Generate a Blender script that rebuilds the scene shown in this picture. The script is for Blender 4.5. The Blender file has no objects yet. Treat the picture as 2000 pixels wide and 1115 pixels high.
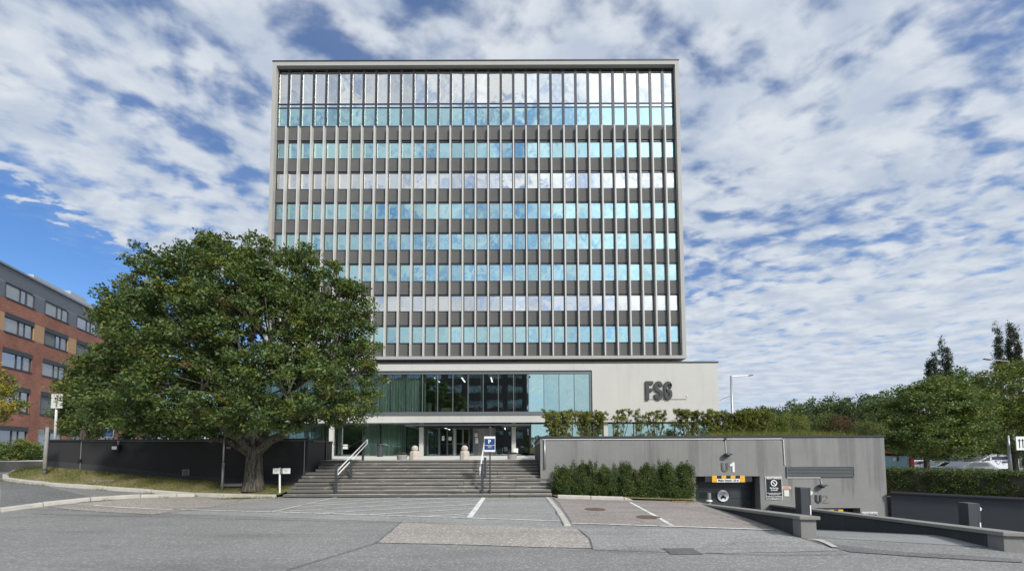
import bpy, bmesh, math, random
import numpy as np
from mathutils import Vector, Matrix

random.seed(7)
RNG = np.random.default_rng(11)
S = bpy.context.scene
COL = S.collection

# ---------------------------------------------------------------- camera
EYE = 1.7
FPX = 800.0
TH = math.atan(44.15 / 800)
ROLL = 0.0035
_c, _s = math.cos(TH), math.sin(TH)
F = Vector((0, _c, _s)); R0 = Vector((1, 0, 0)); U0 = Vector((0, -_s, _c))
R = R0 * math.cos(ROLL) - U0 * math.sin(ROLL)
U = U0 * math.cos(ROLL) + R0 * math.sin(ROLL)
cam = bpy.data.cameras.new('camera')
co = bpy.data.objects.new('camera', cam); COL.objects.link(co)
m3 = Matrix((R, U, -F)).transposed()
co.matrix_world = Matrix.Translation((0, 0, EYE)) @ m3.to_4x4()
cam.sensor_width = 36; cam.lens = FPX / 2000 * 36
cam.shift_y = (836 - 557.5) / 2000
cam.clip_start = 0.1; cam.clip_end = 2000
S.camera = co

def at(px, py, Y):
    d = F + R * ((px - 1000) / FPX) + U * ((836 - py) / FPX)
    t = Y / d.y
    return Vector((d.x * t, Y, EYE + d.z * t))

# ---------------------------------------------------------------- world and sun
SUN_EL, SUN_AZ = math.radians(37.5), math.radians(36)      # azimuth to the right of straight behind the camera
sd = Vector((math.sin(SUN_AZ) * math.cos(SUN_EL), -math.cos(SUN_AZ) * math.cos(SUN_EL), math.sin(SUN_EL)))
W = bpy.data.worlds.new('World'); S.world = W; W.use_nodes = True
nt = W.node_tree; nt.nodes.clear()

class NB:
    """small helper to write node graphs"""
    def __init__(s, tree): s.t = tree
    def n(s, typ, **kw):
        n = s.t.nodes.new(typ)
        ins = kw.pop('i', {})
        for k, v in kw.items(): setattr(n, k, v)
        for k, v in ins.items():
            if isinstance(v, bpy.types.NodeSocket): s.t.links.new(v, n.inputs[k])
            else: n.inputs[k].default_value = v
        return n
    def m(s, op, a, b=0.0, c=None, clamp=False):
        i = {0: a, 1: b}
        if c is not None: i[2] = c
        return s.n('ShaderNodeMath', operation=op, use_clamp=clamp, i=i).outputs[0]
    def vm(s, op, a, b=(0, 0, 0)):
        n = s.n('ShaderNodeVectorMath', operation=op, i={0: a, 1: b})
        return n.outputs['Value'] if op in ('DOT_PRODUCT', 'LENGTH') else n.outputs[0]
    def noise(s, vec, scale, detail=4, rough=.55, dist=0.0, out='Fac', dim='3D', w=None):
        i = {'Scale': scale, 'Detail': detail, 'Roughness': rough, 'Distortion': dist}
        n = s.n('ShaderNodeTexNoise', noise_dimensions=dim)
        for k, v in i.items(): n.inputs[k].default_value = v
        if vec is not None: s.t.links.new(vec, n.inputs['Vector'])
        if w is not None: s.t.links.new(w, n.inputs['W'])
        return n.outputs[out]
    def mr(s, v, a, b, c=0.0, d=1.0, smooth=True):
        n = s.n('ShaderNodeMapRange', i={'Value': v, 'From Min': a, 'From Max': b, 'To Min': c, 'To Max': d})
        n.interpolation_type = 'SMOOTHSTEP' if smooth else 'LINEAR'
        return n.outputs[0]
    def mix(s, f, a, b, bt='MIX'):
        n = s.n('ShaderNodeMix', data_type='RGBA', blend_type=bt)
        for k, v in ((0, f), (6, a), (7, b)):
            if isinstance(v, bpy.types.NodeSocket): s.t.links.new(v, n.inputs[k])
            else:
                if k and len(v) == 3: v = (*v, 1)
                n.inputs[k].default_value = v
        return n.outputs[2]

w = NB(nt)
gen = w.n('ShaderNodeTexCoord').outputs['Generated']
sp = w.n('ShaderNodeSeparateXYZ', i={0: gen})
zc = w.m('ADD', w.m('MAXIMUM', sp.outputs[2], 0.0), 0.07)
u_ = w.m('DIVIDE', sp.outputs[0], zc); v_ = w.m('DIVIDE', sp.outputs[1], zc)
uv = w.n('ShaderNodeCombineXYZ', i={0: u_, 1: v_, 2: 3.7}).outputs[0]
wc = w.noise(uv, 1.1, 3, out='Color')
uvw = w.vm('ADD', uv, w.vm('MULTIPLY', w.vm('SUBTRACT', wc, (.5, .5, .5)), (.22, .22, 0)))
mp = w.n('ShaderNodeMapping', i={0: uvw, 'Rotation': (0, 0, math.radians(-28)), 'Scale': (0.85, 1.12, 1)}).outputs[0]
n1 = w.noise(mp, 0.85, 3, .5)
n2 = w.noise(mp, 15.0, 5, .52)
n3 = w.noise(mp, 7.6, 3, .45)
dn = w.m('ADD', w.m('ADD', w.m('MULTIPLY', n1, .50), w.m('MULTIPLY', n2, .40)), w.m('MULTIPLY', n3, .67))
dn = w.m('ADD', dn, w.mr(u_, -1.2, 1.6, -.022, .045))
dn = w.m('ADD', dn, w.m('MULTIPLY', w.mr(v_, .2, -.6), .055))
edge = w.m('ADD', u_, w.m('MULTIPLY', w.m('SUBTRACT', n2, .5), .7))
clear = w.m('MULTIPLY', w.mr(edge, -1.50, -1.80), w.mr(v_, 0.2, .8))
dn = w.m('SUBTRACT', dn, w.m('MULTIPLY', clear, .5))
dn = w.m('ADD', dn, w.m('MULTIPLY', w.mr(sp.outputs[2], .50, .18), w.mr(u_, .2, 1.5, 0, .075)))
dens = w.mr(dn, .640, .885)
veil = w.m('MULTIPLY', w.m('SUBTRACT', 1.0, clear), .12)
dens = w.m('ADD', veil, w.m('MULTIPLY', dens, w.m('SUBTRACT', 1.0, veil)))
glow = w.m('POWER', w.m('MAXIMUM', w.vm('DOT_PRODUCT', w.vm('NORMALIZE', gen), tuple(sd)), 0.0), 16)
glow2 = w.m('POWER', w.m('MAXIMUM', w.vm('DOT_PRODUCT', w.vm('NORMALIZE', gen), tuple(sd)), 0.0), 4)
shade = w.mr(w.noise(mp, 6.0, 4, .55), .30, .70)
ccol = w.mix(shade, (3.6, 4.15, 5.15), (5.1, 5.45, 6.05))
amp = w.m('ADD', 1.0, w.m('ADD', w.m('MULTIPLY', glow, 1.5), w.m('MULTIPLY', glow2, .55)))
ccol = w.vm('MULTIPLY', ccol, w.n('ShaderNodeCombineXYZ', i={0: amp, 1: amp, 2: w.m('MULTIPLY', amp, .97)}).outputs[0])
sky = w.n('ShaderNodeTexSky', sky_type='NISHITA', sun_disc=False, sun_elevation=SUN_EL,
          sun_rotation=math.pi - SUN_AZ, air_density=1.0, dust_density=.6, ozone_density=2.2).outputs[0]
sky = w.mix(1.0, sky, (.56, .80, 1.08), 'MULTIPLY')
hz = w.mr(sp.outputs[2], .32, .02)
full = w.mix(dens, sky, ccol)
hz = w.m('MULTIPLY', hz, w.mr(u_, -3.5, -1.0))
full = w.mix(w.m('MULTIPLY', hz, .38), full, (3.9, 4.5, 5.5))
bg = w.n('ShaderNodeBackground', i={0: full, 1: .1})
w.n('ShaderNodeOutputWorld', i={0: bg.outputs[0]})

sl = bpy.data.lights.new('sun', 'SUN'); so = bpy.data.objects.new('sun', sl); COL.objects.link(so)
sl.energy = 2.4; sl.angle = math.radians(8); sl.color = (1, .955, .88)
so.rotation_euler = sd.to_track_quat('Z', 'Y').to_euler()

S.view_settings.view_transform = 'Standard'; S.view_settings.look = 'None'
S.view_settings.exposure = 0.50; S.view_settings.gamma = 1.0
S.view_settings.use_curve_mapping = False

# ---------------------------------------------------------------- materials
def newmat(name):
    m = bpy.data.materials.new(name); m.use_nodes = True
    m.node_tree.nodes.clear()
    return m, NB(m.node_tree)

def out(b, sh): b.n('ShaderNodeOutputMaterial', i={0: sh})

def pbr(b, col, rough=.8, normal=None, metal=0.0, spec=.5, **kw):
    i = {'Roughness': rough, 'Metallic': metal, 'Specular IOR Level': spec}
    if not isinstance(col, bpy.types.NodeSocket) and len(col) == 3: col = (*col, 1)
    i['Base Color'] = col
    if normal is not None: i['Normal'] = normal
    i.update(kw)
    return b.n('ShaderNodeBsdfPrincipled', i=i).outputs[0]

def pos(b): return b.n('ShaderNodeNewGeometry').outputs['Position']
def smap(b, v, sc): return b.n('ShaderNodeMapping', i={0: v, 'Scale': sc}).outputs[0]
def bump(b, hgt, st, dist=.02): return b.n('ShaderNodeBump', i={'Height': hgt, 'Strength': st, 'Distance': dist}).outputs[0]
def sc3(c, k): return tuple(x * k for x in c)

def plain(name, col, rough=.7, var=.12, scale=2.0, fine=30, bst=.15, metal=0.0, spec=.5, streak=0.0):
    m, b = newmat(name)
    p = pos(b)
    n = b.noise(p, scale, 5, .6); f = b.noise(p, fine, 3, .6)
    k = b.m('ADD', b.m('MULTIPLY', b.m('SUBTRACT', n, .5), var * 2.4), b.m('MULTIPLY', b.m('SUBTRACT', f, .5), var * 1.2))
    k = b.m('ADD', k, 1.0)
    if streak:
        st = b.noise(smap(b, p, (2.2, 2.2, .16)), 1.0, 5, .62)
        k = b.m('MULTIPLY', k, b.mr(st, .52, .78, 1.0, 1.0 - streak))
    c = b.vm('MULTIPLY', tuple(col), b.n('ShaderNodeCombineXYZ', i={0: k, 1: k, 2: k}).outputs[0])
    out(b, pbr(b, c, rough, bump(b, f, bst, .01) if bst else None, metal, spec))
    return m

def asphalt(name, col, warm=0.0, bright=.35, cracks=.0, sc=1.0):
    m, b = newmat(name)
    p = pos(b)
    big = b.noise(p, .35, 5, .6); mid = b.noise(smap(b, p, (.5, 2.2, 1)), 1.3, 5, .65)
    fine = b.noise(p, 55 * sc, 2, .7)
    vor = b.n('ShaderNodeTexVoronoi', i={0: p, 'Scale': 38.0 * sc}).outputs['Color']
    vs = b.n('ShaderNodeSeparateColor', i={0: vor}).outputs[0]
    k = b.m('ADD', b.m('MULTIPLY', b.m('SUBTRACT', big, .5), .55), b.m('MULTIPLY', b.m('SUBTRACT', mid, .5), .45))
    k = b.m('ADD', b.m('ADD', k, b.m('MULTIPLY', b.m('SUBTRACT', fine, .5), .7)), 1.0)
    k = b.m('ADD', k, b.m('MULTIPLY', b.mr(vs, .62, 1.0), bright * 1.6))
    tr = b.noise(smap(b, p, (.12, 1.1, 1)), 1.0, 4, .6)
    k = b.m('MULTIPLY', k, b.mr(tr, .50, .72, 1.0, .80))
    oil = b.noise(p, .9, 5, .7)
    k = b.m('MULTIPLY', k, b.mr(oil, .63, .72, 1.0, .80))
    if cracks:
        wp = b.vm('ADD', p, b.vm('MULTIPLY', b.noise(p, 1.5, 4, out='Color'), (.8, .8, 0)))
        cr = b.n('ShaderNodeTexVoronoi', feature='DISTANCE_TO_EDGE', i={0: wp, 'Scale': .33}).outputs['Distance']
        k = b.m('MULTIPLY', k, b.mr(cr, .0, .009, 1 - cracks, 1.0))
    c = b.vm('MULTIPLY', tuple(col), b.n('ShaderNodeCombineXYZ', i={0: k, 1: b.m('MULTIPLY', k, 1 - .0 * warm), 2: k}).outputs[0])
    out(b, pbr(b, c, .85, bump(b, fine, .5, .008), spec=.3))
    return m

M = {}
M['asphalt'] = asphalt('asphalt', (.228, .224, .213), cracks=.0)
M['asphalt_light'] = asphalt('asphalt_light', (.275, .268, .255), cracks=.15)
M['asphalt_dark'] = asphalt('asphalt_dark', (.160, .160, .158))
M['asphalt_brown'] = asphalt('asphalt_brown', (.315, .288, .258), bright=.5)
M['asphalt_red'] = asphalt('asphalt_red', (.275, .245, .220), bright=.35, cracks=.3)
M['ramp'] = plain('ramp_concrete', (.27, .27, .26), .85, .2, .9, 25, .2)
def road_paint():
    m, b = newmat('road_paint')
    p = pos(b)
    wear = b.noise(p, 9, 6, .75); w2 = b.noise(p, 1.4, 3, .5)
    f = b.m('MULTIPLY', b.mr(wear, .32, .50), b.mr(w2, .28, .50, .55, 1))
    c = b.mix(f, (.22, .22, .215), (.78, .77, .74))
    out(b, pbr(b, c, .75)); return m
M['paint'] = road_paint()
M['concrete_light'] = plain('pale_concrete', (.53, .52, .485), .85, .07, .8, 8, .12, streak=.10)
M['frame_stone'] = plain('tower_frame_panels', (.40, .39, .36), .75, .06, .5, 12, .06)
M['fin_stone'] = plain('fin_stone', (.55, .54, .505), .6, .06, .5, 12, .05)
M['spandrel'] = plain('spandrel_pebble_panel', (.112, .110, .105), .85, .16, 1.2, 60, .5)
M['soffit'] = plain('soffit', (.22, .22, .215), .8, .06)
M['frame_dark'] = plain('dark_window_frame', (.035, .040, .048), .45, .06, bst=0)
M['frame_grey'] = plain('grey_aluminium', (.17, .185, .19), .4, .05, bst=0, metal=.4)
M['steel'] = plain('galvanised_steel', (.42, .43, .43), .42, .12, 6, 60, .05, metal=.7)
M['white_metal'] = plain('white_enamel', (.74, .75, .74), .4, .04, bst=0)
M['black_metal'] = plain('black_metal', (.018, .019, .021), .5, .1, bst=0)
M['charcoal_metal'] = plain('charcoal_metal', (.05, .055, .062), .45, .1, bst=0)
M['wall_grey'] = plain('painted_grey_render', (.225, .224, .215), .88, .2, .7, 22, .12, streak=.5)
def stained_wall():
    m, b = newmat('stained_grey_render')
    p = pos(b); sx = b.n('ShaderNodeSeparateXYZ', i={0: p})
    n = b.noise(p, .8, 6, .65); f = b.noise(p, 24, 3, .6)
    k = b.m('ADD', 1.0, b.m('ADD', b.m('MULTIPLY', b.m('SUBTRACT', n, .5), .42), b.m('MULTIPLY', b.m('SUBTRACT', f, .5), .16)))
    dr = b.noise(smap(b, p, (2.6, 2.6, .10)), 1.0, 5, .65)
    ln = b.noise(smap(b, p, (1.3, 1.3, 0)), 1.0, 4, .7)
    low = b.m('SUBTRACT', sx.outputs[2], b.mr(ln, .35, .70, 2.2, -.4))
    drip = b.m('MULTIPLY', b.mr(dr, .50, .66), b.mr(low, -.1, .35))
    k = b.m('MULTIPLY', k, b.m('SUBTRACT', 1.0, b.m('MULTIPLY', drip, .25)))
    wash = b.m('MULTIPLY', b.mr(dr, .44, .30), .12)
    k = b.m('ADD', k, wash)
    xx = b.m('MULTIPLY', b.m('FRACT', b.m('DIVIDE', b.m('SUBTRACT', sx.outputs[0], 1.1), 2.74)), 2.74)
    k = b.m('MULTIPLY', k, b.mr(xx, .012, .022, .82, 1.0))
    c = b.vm('MULTIPLY', (.232, .231, .222), b.n('ShaderNodeCombineXYZ', i={0: k, 1: k, 2: k}).outputs[0])
    out(b, pbr(b, c, .88, bump(b, f, .15, .01))); return m
M['wall_stained'] = stained_wall()
M['wall_dark'] = plain('charcoal_shade_render', (.056, .060, .068), .8, .12, .9, 25, .15, streak=-.25)  # charcoal tone that also carries the side shade of the ramp walls
M['wall_black'] = plain('painted_black_render', (.032, .032, .033), .8, .10, .8, 30, .15)
M['wall_plinth'] = plain('worn_plinth_render', (.050, .053, .058), .8, .12, .9, 25, .15)
M['coping'] = plain('weathered_coping', (.26, .25, .225), .85, .18, 1.3, 18, .2)
M['coping_dark'] = plain('dark_sheet_coping', (.035, .036, .038), .5, .1)
M['kerb'] = plain('granite_kerb', (.48, .46, .41), .85, .22, 3.5, 30, .4)
M['step'] = plain('worn_step_slab', (.165, .158, .150), .85, .22, 1.6, 24, .3)
def step_mat():
    m, b = newmat('step_slab_pale_top')
    p = pos(b)
    n = b.noise(smap(b, p, (.6, 2, 3)), 2.2, 6, .7); f = b.noise(p, 40, 3, .6)
    spx = b.n('ShaderNodeSeparateXYZ', i={0: p})
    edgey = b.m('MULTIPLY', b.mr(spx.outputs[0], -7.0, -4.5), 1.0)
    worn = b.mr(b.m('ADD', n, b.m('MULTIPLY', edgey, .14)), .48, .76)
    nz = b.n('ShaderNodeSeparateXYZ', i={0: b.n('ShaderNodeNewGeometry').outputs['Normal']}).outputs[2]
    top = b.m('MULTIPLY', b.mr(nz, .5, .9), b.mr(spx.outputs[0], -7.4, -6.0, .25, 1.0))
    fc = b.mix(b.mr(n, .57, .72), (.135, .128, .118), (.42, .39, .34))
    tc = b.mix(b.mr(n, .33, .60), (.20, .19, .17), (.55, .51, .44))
    c = b.mix(top, fc, tc)  # tops paler than fronts by face direction, darker towards the left end
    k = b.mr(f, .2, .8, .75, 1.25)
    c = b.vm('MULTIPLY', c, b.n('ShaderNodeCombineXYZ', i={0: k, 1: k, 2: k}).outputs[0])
    out(b, pbr(b, c, .85, bump(b, n, .3, .02))); return m
M['step'] = step_mat()
M['paving'] = plain('pale_paving', (.60, .58, .52), .85, .1, 1.5, 20, .15)
M['granite'] = plain('rough_granite', (.50, .44, .38), .9, .2, 8, 60, .5)
M['planter'] = plain('planter_concrete', (.30, .30, .30), .85, .15, 4, 40, .2)
M['soil'] = plain('heather', (.20, .12, .085), .95, .4, 20, 70, .8)
M['brick'] = None
def brick_mat():
    m, b = newmat('red_brick')
    p = pos(b); s = b.n('ShaderNodeSeparateXYZ', i={0: p})
    a = b.m('ADD', b.m('MULTIPLY', s.outputs[0], -.336), b.m('MULTIPLY', s.outputs[1], .942))
    v = b.n('ShaderNodeCombineXYZ', i={0: a, 1: s.outputs[2], 2: 0.0}).outputs[0]
    br = b.n('ShaderNodeTexBrick', i={0: v, 'Color1': (.40, .155, .098, 1), 'Color2': (.27, .105, .072, 1), 'Mortar': (.32, .20, .15, 1),
             'Scale': 1.0, 'Mortar Size': .008, 'Brick Width': .25, 'Row Height': .075, 'Bias': .1})
    n = b.noise(p, .4, 5, .6); n2 = b.noise(p, 5, 3)
    k = b.m('ADD', b.mr(n, .25, .75, .78, 1.2), b.m('MULTIPLY', b.m('SUBTRACT', n2, .5), .3))
    c = b.vm('MULTIPLY', br.outputs[0], b.n('ShaderNodeCombineXYZ', i={0: k, 1: k, 2: k}).outputs[0])
    out(b, pbr(b, c, .88, bump(b, br.outputs['Fac'], -.3, .01))); return m
M['brick'] = brick_mat()
M['dark_brick'] = plain('dark_brown_brick', (.10, .075, .065), .9, .2, 3, 18, .2)
M['tan_brick'] = plain('tan_brick', (.48, .30, .16), .88, .18, 3, 18, .2)
M['cladding'] = plain('grey_sheet_cladding', (.25, .27, .30), .5, .06, bst=0, metal=.2)
M['penthouse'] = plain('pale_sheet_cladding', (.40, .44, .46), .5, .06, bst=0)
M['blind'] = plain('dark_blind_box', (.05, .055, .065), .6, .08, bst=0)
M['blind_cloth'] = plain('grey_roller_blind', (.17, .19, .20), .8, .06)
M['curtain_white'] = plain('white_curtain', (.52, .53, .50), .9, .1, 1.5)
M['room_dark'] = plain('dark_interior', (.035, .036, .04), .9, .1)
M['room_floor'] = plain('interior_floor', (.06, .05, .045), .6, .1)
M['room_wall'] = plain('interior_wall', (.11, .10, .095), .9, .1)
M['sofa'] = plain('beige_upholstery', (.42, .39, .28), .9, .08)
M['beige'] = plain('beige_panel', (.45, .42, .30), .7, .05)
M['blue_sign'] = plain('blue_sign_face', (.018, .065, .20), .35, .04, bst=0)
M['blue_sign_light'] = plain('lighter_blue_sign_face', (.05, .16, .38), .35, .04, bst=0)
M['white'] = plain('white_print', (.80, .80, .79), .5, .03, bst=0)
M['off_white'] = plain('off_white_paper', (.70, .70, .64), .6, .05, bst=0)
M['black'] = plain('black_print', (.012, .013, .016), .4, .03, bst=0)
M['letter'] = plain('dark_letter_metal', (.042, .042, .044), .5, .06, bst=0)
M['letter_worn'] = plain('worn_letter_paint', (.11, .112, .112), .7, .3, 9, bst=0)
M['letter_ghost'] = plain('faded_letter_paint', (.20, .20, .198), .8, .2, 9, bst=0)
M['amber'] = plain('amber_reflective', (.78, .42, .03), .4, .04, bst=0)
M['orange_label'] = plain('faded_orange_label', (.72, .42, .28), .6, .1, bst=0)
M['pink_print'] = plain('pink_print', (.65, .35, .38), .6, .1, bst=0)
M['grey_print'] = plain('grey_print', (.25, .25, .26), .6, .1, bst=0)
M['bark'] = plain('bark', (.085, .074, .058), .95, .5, 6, 26, 1.0, streak=.6)
def bark_mat():
    m, b = newmat('furrowed_bark')
    p = pos(b)
    wv = b.vm('ADD', p, b.vm('MULTIPLY', b.noise(p, 3, 3, out='Color'), (.12, .12, .12)))
    f = b.noise(smap(b, wv, (16, 16, 2.2)), 1.0, 5, .65); g2 = b.noise(p, 1.6, 4, .6)
    c = b.mix(b.mr(f, .38, .62), (.035, .030, .023), (.150, .132, .105))
    c = b.mix(b.mr(g2, .5, .72, 0, .5), c, (.07, .085, .045))
    out(b, pbr(b, c, .95, bump(b, f, 1.0, .05))); return m
M['bark'] = bark_mat()
M['tar'] = plain('tar_seam', (.145, .145, .143), .8, .3, 4, 40, .2)
M['twig'] = plain('twig', (.10, .085, .06), .95, .3, 8, 40, .4)
M['rust'] = plain('rusty_iron', (.13, .085, .06), .8, .3, 10, 60, .6)
M['wood_grey'] = plain('weathered_post', (.30, .30, .285), .9, .3, 5, 30, .5, streak=.3)
M['car_white'] = plain('white_car_paint', (.72, .74, .76), .25, .02, bst=0)
M['car_blue'] = plain('blue_livery', (.10, .14, .38), .3, .03, bst=0)
M['car_dark'] = plain('dark_livery', (.06, .06, .10), .3, .03, bst=0)
M['car_red'] = plain('red_lamp', (.45, .03, .02), .3, .03, bst=0)
M['car_silver'] = plain('silver_car_paint', (.38, .40, .42), .25, .02, bst=0, metal=.3)
M['tyre'] = plain('tyre', (.02, .02, .02), .9, .1)
M['red'] = plain('red_paint', (.55, .06, .04), .5, .1, bst=0)
M['teal'] = plain('pale_teal_sheet', (.25, .42, .46), .5, .08, bst=0)
M['hill_green'] = plain('hill_scrub', (.045, .065, .025), .95, .5, .3, 2, .4)
M['leaf_litter'] = plain('dry_leaves', (.42, .27, .10), .95, .4, 12, 60, .3)

def emit(name, col, s):
    m, b = newmat(name)
    out(b, b.n('ShaderNodeEmission', i={0: (*col, 1), 1: s}).outputs[0]); return m
M['tube_light'] = emit('ceiling_tube', (1, .97, .86), 3.0)

def mirror_glass(name, tint, refl=.85, tilt=.034, rough=.05, dark=(.02, .03, .035)):
    """window glass seen from outside: dark room behind, wavy reflection, each pane tilted a little"""
    m, b = newmat(name)
    g = b.n('ShaderNodeNewGeometry')
    rnd = b.n('ShaderNodeObjectInfo').outputs['Random']
    wv = b.m('MULTIPLY', rnd, 60.0)
    nz = b.noise(smap(b, g.outputs['Position'], (1, 1, .8)), 1.5, 3, .5, .5, out='Color', dim='4D', w=wv)
    off = b.vm('MULTIPLY', b.vm('SUBTRACT', nz, (.5, .5, .5)), (tilt * 2, tilt * 2, tilt * 2))
    wn = b.n('ShaderNodeTexWhiteNoise', noise_dimensions='1D', i={'W': rnd}).outputs['Color']
    off2 = b.vm('MULTIPLY', b.vm('SUBTRACT', wn, (.5, .5, .5)), (tilt * .55, 0, tilt * .55))
    nrm = b.vm('NORMALIZE', b.vm('ADD', g.outputs['Normal'], b.vm('ADD', off, off2)))
    k = b.m('ADD', .80, b.m('MULTIPLY', b.n('ShaderNodeSeparateColor', i={0: wn}).outputs[1], .26))
    tc = b.vm('MULTIPLY', tuple(tint), b.n('ShaderNodeCombineXYZ', i={0: k, 1: k, 2: k}).outputs[0])
    gl = b.n('ShaderNodeBsdfGlossy', i={0: tc, 'Roughness': rough, 'Normal': nrm}).outputs[0]
    df = pbr(b, dark, .5)
    out(b, b.n('ShaderNodeMixShader', i={0: refl, 1: df, 2: gl}).outputs[0]); return m
M['glass_cyan'] = mirror_glass('cyan_coated_glass', (.60, .84, .80), .88)
M['glass_clear'] = mirror_glass('neutral_coated_glass', (.93, .91, .84), .90)
M['glass_band'] = mirror_glass('pale_lilac_glass', (.86, .92, 1.0), .85)
M['glass_podium'] = mirror_glass('podium_coated_glass', (.60, .82, .76), .86, tilt=.045, rough=.02)
M['glass_brick'] = mirror_glass('office_window_glass', (.75, .80, .86), .45, tilt=.02, dark=(.06, .065, .07))
M['glass_net'] = mirror_glass('window_with_net_curtain', (.75, .80, .86), .28, tilt=.02, dark=(.24, .25, .24))
M['glass_car'] = mirror_glass('car_glass', (.6, .65, .7), .45, tilt=.0, dark=(.01, .012, .015))

def clear_glass(name, tint, refl, tilt=.012):
    m, b = newmat(name)
    g = b.n('ShaderNodeNewGeometry')
    nz = b.noise(g.outputs['Position'], .9, 3, .5, out='Color')
    off = b.vm('MULTIPLY', b.vm('SUBTRACT', nz, (.5, .5, .5)), (tilt * 2,) * 3)
    nrm = b.vm('NORMALIZE', b.vm('ADD', g.outputs['Normal'], off))
    gl = b.n('ShaderNodeBsdfGlossy', i={0: (.8, .95, .97, 1), 'Roughness': .01, 'Normal': nrm}).outputs[0]
    tr = b.n('ShaderNodeBsdfTransparent', i={0: (*tint, 1)}).outputs[0]
    out(b, b.n('ShaderNodeMixShader', i={0: refl, 1: tr, 2: gl}).outputs[0]); return m
M['glass_see'] = clear_glass('see_through_glass', (.74, .81, .79), .30, .006)
M['glass_door'] = clear_glass('door_glass', (.70, .80, .78), .10)

def curtain_mat(name, col):
    m, b = newmat(name)
    p = pos(b); s = b.n('ShaderNodeSeparateXYZ', i={0: p})
    n = b.noise(smap(b, p, (5, 5, .15)), 1.6, 4, .6)
    k = b.mr(n, .3, .7, .65, 1.2)
    c = b.vm('MULTIPLY', tuple(col), b.n('ShaderNodeCombineXYZ', i={0: k, 1: k, 2: k}).outputs[0])
    out(b, pbr(b, c, .95)); return m
M['curtain'] = curtain_mat('green_curtain', (.55, .60, .55))
M['curtain_dark'] = curtain_mat('dark_green_curtain', (.24, .275, .25))

def leaf_mat(name, col, col2, tr=.25, rough=.55, spec=.35):
    m, b = newmat(name)
    g = b.n('ShaderNodeNewGeometry')
    rnd = g.outputs['Random Per Island']
    n = b.noise(g.outputs['Position'], .9, 3, .6)
    f = b.m('ADD', b.m('MULTIPLY', rnd, .75), b.m('MULTIPLY', b.m('SUBTRACT', n, .5), 1.1), clamp=True)
    c = b.mix(f, col, col2)
    d = pbr(b, c, rough, spec=spec)
    t = b.n('ShaderNodeBsdfTranslucent', i={0: b.mix(1.0, c, (1.2, 1.25, .6), 'MULTIPLY')}).outputs[0]
    out(b, b.n('ShaderNodeMixShader', i={0: tr, 1: d, 2: t}).outputs[0]); return m
M['leaf_a'] = leaf_mat('leaf_mid_green', (.082, .128, .036), (.200, .258, .075))
M['leaf_b'] = leaf_mat('leaf_deep_green', (.056, .096, .034), (.135, .188, .066))
M['leaf_c'] = leaf_mat('leaf_yellow_green', (.13, .155, .030), (.26, .26, .06))
M['leaf_brown'] = leaf_mat('leaf_brown_tip', (.12, .075, .035), (.20, .14, .06))
M['leaf_far'] = leaf_mat('leaf_far_green', (.080, .120, .036), (.175, .230, .065))
M['leaf_pine'] = leaf_mat('needle_dark', (.038, .055, .026), (.070, .090, .038), .1)
M['leaf_poplar'] = leaf_mat('poplar_grey_green', (.050, .062, .042), (.10, .115, .07), .1)
M['leaf_red'] = leaf_mat('leaf_plum', (.075, .035, .03), (.16, .09, .055))
M['leaf_yew'] = leaf_mat('yew_needle', (.036, .066, .018), (.14, .195, .052), .1)
M['leaf_hedge'] = leaf_mat('hedge_leaf', (.045, .078, .012), (.165, .215, .036), .15)
M['leaf_shrub'] = leaf_mat('clipped_shrub_leaf', (.16, .18, .032), (.34, .35, .08), .2)
M['leaf_gold'] = leaf_mat('leaf_gold', (.40, .25, .02), (.60, .42, .05), .3)
M['grass_blade'] = leaf_mat('grass_blade', (.12, .145, .030), (.34, .30, .13), .2)
M['grass_gold'] = leaf_mat('yellow_grass_blade', (.16, .18, .03), (.34, .30, .07), .25)
def ground_grass():
    m, b = newmat('dry_lawn')
    p = pos(b)
    n = b.noise(p, 1.2, 6, .7); f = b.noise(p, 26, 4, .7)
    c = b.mix(b.mr(n, .38, .62), (.11, .13, .030), (.29, .23, .13))
    c = b.mix(b.mr(f, .5, .8), c, (.05, .045, .022))
    out(b, pbr(b, c, .95, bump(b, f, .8, .03))); return m
M['lawn'] = ground_grass()

# ---------------------------------------------------------------- object helpers
WL = {}
def tag(o, label=None, cat=None, group=None, kind=None):
    if label: o['label'] = label
    if cat: o['category'] = cat
    if group: o['group'] = group
    if kind: o['kind'] = kind
    return o

def wloc(o):
    return WL.get(o.name, Vector((0, 0, 0))) if o else Vector((0, 0, 0))

def thing(name, label, cat, loc, group=None, kind=None, parent=None):
    o = bpy.data.objects.new(name, None); COL.objects.link(o)
    o.empty_display_size = .2
    o.location = Vector(loc); WL[o.name] = Vector(loc)
    return tag(o, label, cat, group, kind)

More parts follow.
